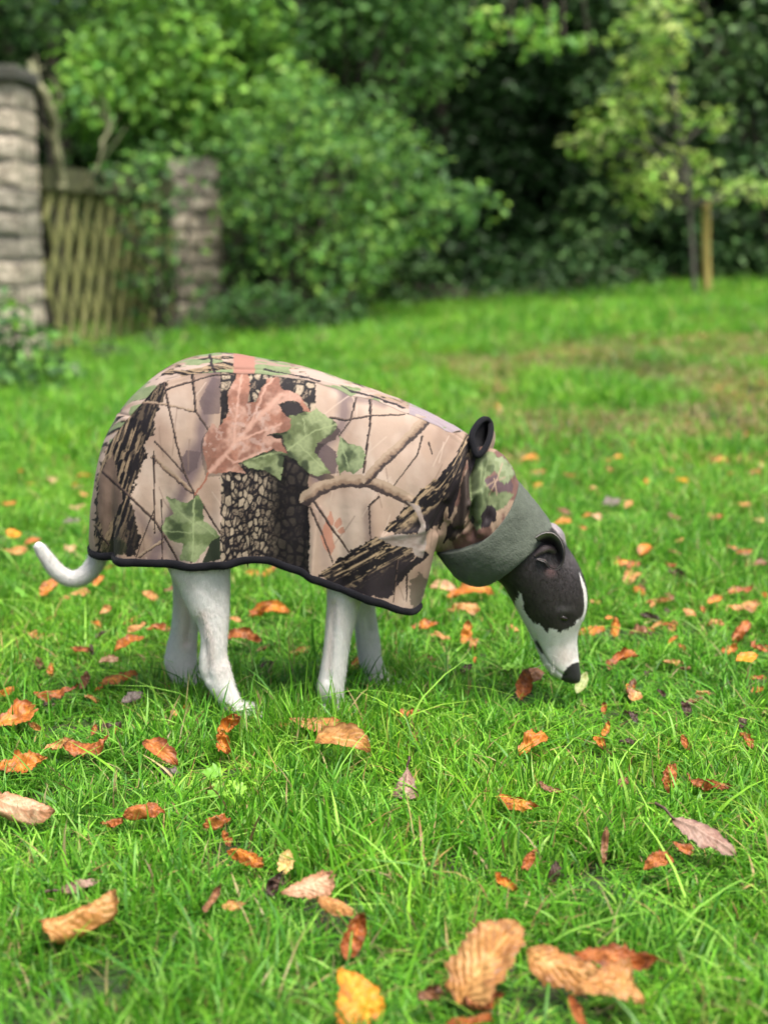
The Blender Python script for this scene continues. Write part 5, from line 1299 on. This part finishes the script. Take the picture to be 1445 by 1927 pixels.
fallen('grey brown leaf standing left of the hind paws', 250, 1312, 46, 'grey', 30, .6, .6, .2, .3, (34, 0), .1, 'oval', 91, .034)
fallen('little tan leaf close to the far hind paw', 330, 1342, 22, 'tan', -30, .7, .6, .2, .3, (20, 0), .1, 'oval', 92, .03)
fallen('dark red brown curled leaf on the left, above the big orange one', 105, 1302, 80, 'rust', 8, .4, 1.0, -.3, .4, (18, 0), .16, 'torn', 93, .03)
fallen('big mottled orange leaf at the left edge', 22, 1350, 90, 'orange', 30, .75, .4, .25, .2, (20, 0), .08, 'fan', 94, .034)
fallen('small rust leaf left of the tail tip side, mid lawn', 152, 1222, 42, 'rust', -10, .45, .7, .3, .3, (10, 0), .16, 'torn', 95, .024)
fallen('dark scrap of leaf in the grass below the brown curled leaf', 205, 1366, 50, 'dark', 10, .4, .7, .3, .3, (0, 0), .2, 'torn', 96, .016)
fallen('rust leaf tip poking up above the wide rust leaf', 178, 1373, 26, 'rust', 80, .5, .7, .3, .3, (40, 0), .12, 'oval', 97, .03)
# small scraps, each named by the larger leaf it lies next to
def scraps():
    rs = np.random.default_rng(17); seen = set(); made = 0
    words = {'rust': 'rust red', 'brown': 'brown', 'orange': 'orange', 'tan': 'tan', 'dark': 'blackish'}
    for k in range(260):
        x, y = rs.uniform(0, 1445), rs.uniform(1045, 1400)
        if k % 3 == 0: x = rs.uniform(1120, 1445)
        if 300 < x < 760 and y < 1340 and rs.uniform() < .6: continue
        if 900 < x < 1120: continue
        c = list(words)[int(rs.integers(5))]
        hx, hy, lab = min(ANCHORS, key=lambda q: (q[0] - x) ** 2 + (q[1] - y) ** 2 * 2)
        if math.hypot(hx - x, hy - y) > 170 or math.hypot(hx - x, hy - y) < 30: continue
        rel = ('left of' if x < hx else 'right of') if abs(x - hx) > abs(y - hy) * 1.4 else ('above' if y < hy else 'below')
        lb = 'tiny %s leaf scrap %s the %s' % (words[c], rel, lab)
        if lb in seen or len(lb.split()) > 16: continue
        seen.add(lb); made += 1
        fallen(lb, x, y, rs.uniform(18, 46), c, rs.uniform(-90, 90), rs.uniform(.4, .7), rs.uniform(.7, 1.2), rs.uniform(-.5, .5), .5, (rs.uniform(0, 30), 0), .2, 'torn', 800 + k, .020, 0, 'leaf scraps sunk in the lawn')
        if made >= 84: break
scraps()
# ---- behind the dog, softly out of focus
BACK = [('yellow leaf behind the dog near the left edge', 27, 1003, 34, 'yellow'), ('orange brown leaf at the left edge beside the tail', 25, 1036, 52, 'tan'), ('dark rust leaf above the tail tip', 62, 1018, 36, 'rust'),
        ('pinkish leaf right above the tail curve', 130, 1030, 34, 'pink'), ('orange leaf below the tail curve', 92, 1104, 46, 'orange'), ('tan leaf under the tail curve', 150, 1115, 36, 'tan'), ('orange leaf between tail and hind leg', 186, 1092, 32, 'orange'),
        ('tan leaf lying behind the hind leg', 283, 1120, 38, 'tan'), ('small pale leaf left of the hind leg', 198, 1148, 28, 'tan'), ('small brown leaf by the hind leg at knee height', 318, 1108, 24, 'brown'),
        ('tan leaf just right of the near hind leg', 442, 1165, 26, 'tan'), ('rust pair of leaf scraps right of the hind leg', 476, 1152, 22, 'rust'),
        ('orange leaf right of the fleece cuff', 995, 862, 44, 'orange'), ('rust leaf below the orange one right of the cuff', 1012, 888, 30, 'rust'), ('small orange leaf touching the cuff outline', 1012, 912, 26, 'orange'), ('red leaf right of the cuff', 1070, 893, 24, 'rust'),
        ('yellow orange leaf behind the ears', 1055, 982, 44, 'orange'), ('brown leaf above the ears', 1060, 962, 28, 'brown'), ('orange leaf right of the ears', 1103, 970, 24, 'orange'), ('pinkish tan leaf right of the ears', 1122, 972, 26, 'pink'), ('small rust leaf above the skull', 1097, 993, 18, 'rust'),
        ('grey leaf right of the cuff on the bare patch', 1150, 944, 40, 'grey'), ('tan leaf beside the grey leaf', 1182, 948, 28, 'tan'), ('bright rust leaf in the middle of the right lawn', 1213, 1032, 42, 'orange'), ('rust leaf below the bright rust leaf', 1192, 1062, 38, 'rust'), ('tan flat leaf below the rust pair on the right', 1190, 1085, 52, 'tan'),
        ('orange leaf left of the rust pair on the right', 1170, 1058, 34, 'orange'), ('brown leaf right of the rust pair', 1268, 1038, 30, 'brown'), ('small rust leaf right of the brown leaf', 1262, 1062, 22, 'rust'), ('tan leaf above the brown leaf on the right', 1278, 1016, 22, 'tan'), ('rust leaf on the right lawn below the single upright one', 1345, 970, 32, 'rust'), ('pale leaf near the right edge', 1425, 978, 26, 'pale'),
        ('dark red leaf standing upright near the right edge', 1422, 888, 28, 'rust'), ('bright orange leaf on the right, far up the lawn', 1355, 866, 36, 'orange'), ('yellow leaf left of the bright orange leaf', 1282, 903, 30, 'yellow'), ('yellow orange small leaf in the upper right lawn', 1163, 859, 20, 'yellow'), ('red dot of leaf below the small yellow orange one', 1145, 882, 18, 'rust'),
        ('rust leaf on the right edge below the dark red leaf', 1400, 1038, 34, 'rust'), ('dark brown leaf at the right edge', 1425, 1060, 36, 'brown'), ('rust leaf in the thatch on the right', 1378, 1030, 26, 'rust'), ('tan leaf pair on the right lawn', 1400, 948, 30, 'tan'), ('brown leaf in the right lawn thatch', 1268, 972, 28, 'brown'), ('small tan leaf below the muzzle on the right', 1228, 1137, 18, 'tan'), ('little tan leaf left of the jaw', 968, 1182, 24, 'tan'),
        ('small orange leaf right of the far eye side', 1145, 1162, 18, 'orange'), ('orange leaf high on the left lawn', 57, 822, 24, 'orange'), ('pinkish leaf high on the left lawn', 152, 808, 22, 'pink'), ('tan leaf on the left lawn by the coat', 128, 862, 26, 'tan'), ('orange leaf on the left lawn near the coat rear', 156, 896, 36, 'orange'), ('dark leaf on the left lawn near the coat hem', 135, 980, 34, 'grey'), ('tan leaf on the far left lawn', 157, 930, 26, 'tan'), ('small orange leaf at mid left', 40, 886, 14, 'orange'), ('orange leaf pair at the left edge', 18, 946, 26, 'orange')]
rr_ = np.random.default_rng(91)
for (lb, x, y, s, c) in BACK:
    fallen(lb, x, y, s, c, rr_.uniform(-60, 60), rr_.uniform(.5, .75), rr_.uniform(.4, .9), rr_.uniform(-.4, .4), .3, (rr_.uniform(8, 34), 0), .12, ['oval', 'torn', 'fan'][int(rr_.integers(3))], None, .036)
names = ['orange', 'rust', 'brown', 'tan', 'grey', 'pink']
for k in range(110):
    x = rr_.uniform(640, 1445) if k < 85 else rr_.uniform(0, 330)
    y = (600 + 330 * rr_.uniform(0, 1) ** .7) if k < 85 else rr_.uniform(780, 960)
    if y < 640 and x < 900: y += 60
    if x < 990 and y > 640 + (x - 640) * .45 and k < 85: continue
    c = names[int(rr_.choice(6, p=[.22, .25, .2, .16, .07, .10]))]
    sz = (y - 430) * rr_.uniform(.032, .062)
    fallen('small blurred %s leaf far up the lawn behind the dog' % {'rust': 'rust red', 'tan': 'tan', 'grey': 'grey', 'pink': 'pinkish'}.get(c, c), x, y, sz, c, rr_.uniform(-90, 90), rr_.uniform(.45, .75), rr_.uniform(.4, 1.0), rr_.uniform(-.4, .4), .3, (rr_.uniform(0, 25), 0), .14, ['oval', 'torn'][int(rr_.integers(2))], 500 + k, .030, 0, 'blurred leaves far up the lawn')
# ------------------------------------------------------------------ grass
def grass_mat():
    m = NT('grass_blade'); a = m.n('ShaderNodeVertexColor', layer_name='Col'); g = m.n('ShaderNodeNewGeometry')
    oi = m.n('ShaderNodeObjectInfo')
    nz = m.noise(1.6, 4, vec=g.outputs['Position'])
    k = m.ramp(nz.outputs[0], [(0.30, (0.70, 0.80, 0.75)), (0.52, (1.0, 1.0, 1.0)), (0.72, (1.28, 1.12, 0.95))])
    c = m.mix(a.outputs[0], k.outputs[0], 1.0, 'MULTIPLY')
    r = m.ramp(oi.outputs['Random'], [(0.0, (0.75, 0.82, 0.8)), (0.5, (1, 1, 1)), (1.0, (1.22, 1.1, 0.9))])
    c = m.mix(c, r.outputs[0], 1.0, 'MULTIPLY')
    m.l(c, m.b.inputs['Base Color']); m.set(Roughness=0.40); m.b.inputs['Specular IOR Level'].default_value = 0.28
    m.translucent(c, 0.40); return m.m
M_GRASS = grass_mat()
GREENS = np.array([(0.105, 0.32, 0.020), (0.140, 0.385, 0.026), (0.080, 0.26, 0.020), (0.195, 0.44, 0.036), (0.055, 0.18, 0.018), (0.25, 0.48, 0.075)])
STRAW = np.array([(0.36, 0.27, 0.12), (0.22, 0.15, 0.07), (0.42, 0.34, 0.17)])
def tuft(seed, n=90, R=.075, h=.060, wid=.0030, straw=.03, lean=.55, seg=4):
    rng = np.random.default_rng(seed)
    t = np.linspace(0, 1, seg + 1)
    r = R * np.sqrt(rng.uniform(0, 1, n)); th = rng.uniform(0, 2 * np.pi, n)
    base = np.stack([r * np.cos(th), r * np.sin(th), np.full(n, -.004)], -1)
    H = h * rng.lognormal(0, .36, n); az = rng.uniform(0, 2 * np.pi, n); ln = np.minimum(np.abs(rng.normal(0, lean, n)) + .15, 1.5)
    d = np.stack([np.cos(az), np.sin(az), np.zeros(n)], -1)
    fc = az + np.pi / 2 + rng.normal(0, .6, n); s = np.stack([np.cos(fc), np.sin(fc), rng.normal(0, .15, n)], -1)
    W = wid * rng.uniform(.55, 1.35, n)
    V = np.empty((n, seg + 1, 2, 3))
    for i, q in enumerate(t):
        c = base + d * (H * ln * q ** 1.8)[:, None] + np.array([0, 0, 1.0]) * (H * (q - .32 * np.minimum(ln, 1.3) * q ** 2.4))[:, None]
        wv = W * (np.interp(q, [0, .25, .6, .85, 1], [.7, 1, .9, .55, .04]))
        V[:, i, 0] = c - s * (wv / 2)[:, None]; V[:, i, 1] = c + s * (wv / 2)[:, None]
    V = V.reshape(-1, 3); k = 2 * (seg + 1)
    f = np.array([(2 * i, 2 * i + 1, 2 * i + 3, 2 * i + 2) for i in range(seg)])
    F = (f[None] + (np.arange(n) * k)[:, None, None]).reshape(-1, 4)
    col = GREENS[rng.integers(0, len(GREENS), n)] * rng.uniform(.75, 1.25, (n, 1)); st = rng.uniform(0, 1, n) < straw
    col[st] = STRAW[rng.integers(0, 3, st.sum())]
    C = np.repeat(col, k, axis=0)
    return V, F, C
def weed(seed, n=9):
    """small broad-leaved plant: lobed round leaflets on short stems"""
    rng = np.random.default_rng(seed); b = Bag()
    for i in range(n):
        a = rng.uniform(0, 2 * np.pi); r = rng.uniform(.01, .045); c = np.array([r * math.cos(a), r * math.sin(a), rng.uniform(.020, .036)])
        rad = rng.uniform(.005, .0105); m = 15; q = np.linspace(0, 2 * np.pi, m, endpoint=False)
        rr = rad * (1 + .30 * np.cos(q * 5 + a)); tx = rng.normal(0, .45, 2)
        v = np.stack([rr * np.cos(q), rr * np.sin(q), rr * (np.cos(q) * tx[0] + np.sin(q) * tx[1]) + .15 * rad * np.cos(5 * q)], -1) + c
        v = np.concatenate([v, [c - [0, 0, rad * .15]]]); col = np.array([(0.17, 0.40, 0.05), (0.22, 0.46, 0.07), (0.13, 0.34, 0.05)][int(rng.integers(3))])
        b.add(v, [[j, (j + 1) % m, m] for j in range(m)], col)
        b.add(*tube(np.array([[c[0] * .3, c[1] * .3, -.003], c * [.8, .8, .6], c - [0, 0, rad * .1]]), .0007, 4), col * .8)
    return np.concatenate(b.V), b.F, np.concatenate(b.C)
protos = bpy.data.collections.new('grass_prototypes')
def proto(name, V, F, C):
    o = mesh_obj(name, V, F, M_GRASS, None, True, C); COL.objects.unlink(o); protos.objects.link(o)
for k in range(8): proto('a%02d_tuft' % k, *tuft(100 + k, 200, .055, .0275, .0024, .05, .85))
for k in range(4): proto('b%02d_tall_tuft' % k, *tuft(200 + k, 70, .055, .044, .0031, .02, .45))
for k in range(3): proto('c%02d_straw_tuft' % k, *tuft(300 + k, 110, .060, .026, .0026, .42, 1.0))
for k in range(3): proto('d%02d_weed' % k, *weed(400 + k))
for k in range(5): proto('e%02d_patch' % k, *tuft(500 + k, 760, .17, .042, .0044, .03, .75, 3))
for k in range(3): proto('f%02d_straw_patch' % k, *tuft(600 + k, 520, .17, .030, .0042, .60, 1.0, 3))
def scatter():
    rng = np.random.default_rng(2024)
    P_, IDX, SCL, ROT, HGT = [], [], [], [], []
    leafs = np.array(LEAF_SPOTS) if LEAF_SPOTS else np.zeros((0, 3))
    def zone(d0, d1, dens, smin, smax, marg, far=False):
        # uniform over the trapezoid that the camera sees, plus a margin on both sides
        wd = lambda d: .30 * d + marg
        area = (wd(d0) + wd(d1)) * (d1 - d0)
        n = int(area * dens); k = 0
        d = rng.uniform(d0, d1, n * 2); x = rng.uniform(-1, 1, n * 2) * wd(d1)
        ok = np.abs(x) < wd(d); d, x = d[ok], x[ok]
        y = d + CAM[1]; z = ground_z(x, y)
        m = len(x)
        worn = np.clip(fbm(x * 1.3 + 4, y * 1.1, None, 71, 4) * 3.2 - .82, 0, 1) * sstep(-.6, .9, x) * sstep(1.0, 2.2, y) * sstep(8.5, 5.5, y)
        u = rng.uniform(0, 1, m)
        idx = np.where(u < .80, rng.integers(0, 8, m), np.where(u < .87, rng.integers(8, 12, m), np.where(u < .90, rng.integers(12, 15, m), rng.integers(15, 18, m))))
        st = rng.uniform(0, 1, m) < worn * 1.15; idx[st] = rng.integers(12, 15, st.sum())
        if far:
            idx = np.where(st, rng.integers(23, 26, m), rng.integers(18, 23, m)); wd_ = rng.uniform(0, 1, m) < .10; idx[wd_] = rng.integers(15, 18, wd_.sum())
        nw = (idx >= 15) & (idx < 18) & (d < 1.5); idx[nw] = 2
        hgt = .75 + .6 * fbm(x * 2.2, y * 2.2, None, 5, 3)
        s0 = rng.uniform(smin, smax, m) * np.where((idx >= 15) & (idx < 18), .8, 1.0); s = s0 * hgt
        keep = rng.uniform(0, 1, m) > worn * .5
        for (lx, ly, lr) in leafs:
            near = (np.abs(x - lx) < lr + .05) & (y - ly < lr + .04) & (ly - y < lr + .10)
            if near.any():
                r_ = np.hypot(x[near] - lx, y[near] - ly)
                ss = s[near]; ss[r_ < lr + .030] *= .6; ii = idx[near]; ii[(ii >= 8) & (ii < 18)] = 0; idx[near] = ii
                # shorten also what stands right in front of the leaf, so it stays in view
                fr = (y[near] < ly) & (np.abs(x[near] - lx) < lr) & (r_ >= lr + .030); ss[fr] *= .68
                s[near] = ss
        for (qx, qy, yy) in ((478, 1366, -.072), (392, 1342, .044), (642, 1346, -.060), (727, 1299, .070)):      # longer round the paws
            q = P(qx, qy, yy); r_ = np.hypot(x - q[0], y - q[1] + .03); s = np.where(r_ < .09, np.maximum(s, 1.0) * 1.32, s)
        q = P(1060, 1270, -.02); r_ = np.hypot(x - q[0], y - q[1] + .05); s = np.where(r_ < .11, s * .72, s); idx[(r_ < .14) & (idx >= 8) & (idx < 12)] = 1
        P_.append(np.stack([x, y, z], -1)[keep]); IDX.append(idx[keep]); SCL.append(np.stack([s0, s0, s], -1)[keep])
        ROT.append(np.stack([rng.normal(0, .12, m), rng.normal(0, .12, m), rng.uniform(0, 2 * np.pi, m)], -1)[keep])
    zone(0.85, 2.6, 330, .8, 1.2, .30)
    zone(2.6, 4.0, 200, 1.0, 1.35, .5)
    zone(4.0, 8.0, 34, .95, 1.3, .8, True)
    zone(8.0, 14.5, 20, 1.2, 1.7, 1.0, True)
    pts = np.concatenate(P_); idx = np.concatenate(IDX).astype(np.int32); sc_ = np.concatenate(SCL); rot = np.concatenate(ROT)
    me = bpy.data.meshes.new('grass'); me.from_pydata(pts, [], [])
    a = me.attributes.new('idx', 'INT', 'POINT'); a.data.foreach_set('value', idx)
    a = me.attributes.new('scl', 'FLOAT_VECTOR', 'POINT'); a.data.foreach_set('vector', sc_.astype(np.float32).ravel())
    a = me.attributes.new('rot', 'FLOAT_VECTOR', 'POINT'); a.data.foreach_set('vector', rot.astype(np.float32).ravel())
    o = bpy.data.objects.new('grass', me); COL.objects.link(o)
    ng = bpy.data.node_groups.new('grass_scatter', 'GeometryNodeTree')
    ng.interface.new_socket('Geometry', in_out='INPUT', socket_type='NodeSocketGeometry'); ng.interface.new_socket('Geometry', in_out='OUTPUT', socket_type='NodeSocketGeometry')
    N = ng.nodes; gi = N.new('NodeGroupInput'); go = N.new('NodeGroupOutput')
    ci = N.new('GeometryNodeCollectionInfo'); ci.inputs['Collection'].default_value = protos; ci.inputs['Separate Children'].default_value = True; ci.inputs['Reset Children'].default_value = True
    ip = N.new('GeometryNodeInstanceOnPoints'); ip.inputs['Pick Instance'].default_value = True
    def attr(nm, ty):
        q = N.new('GeometryNodeInputNamedAttribute'); q.data_type = ty; q.inputs['Name'].default_value = nm; return q.outputs['Attribute']
    e2r = N.new('FunctionNodeEulerToRotation'); ng.links.new(attr('rot', 'FLOAT_VECTOR'), e2r.inputs[0])
    ng.links.new(gi.outputs[0], ip.inputs['Points']); ng.links.new(ci.outputs[0], ip.inputs['Instance'])
    ng.links.new(attr('idx', 'INT'), ip.inputs['Instance Index']); ng.links.new(e2r.outputs[0], ip.inputs['Rotation']); ng.links.new(attr('scl', 'FLOAT_VECTOR'), ip.inputs['Scale'])
    ng.links.new(ip.outputs[0], go.inputs[0])
    md = o.modifiers.new('scatter', 'NODES'); md.node_group = ng
    tag(o, 'green lawn grass with small broad leaved weeds', 'grass', kind='stuff')
    print('GRASS', len(pts))
scatter()
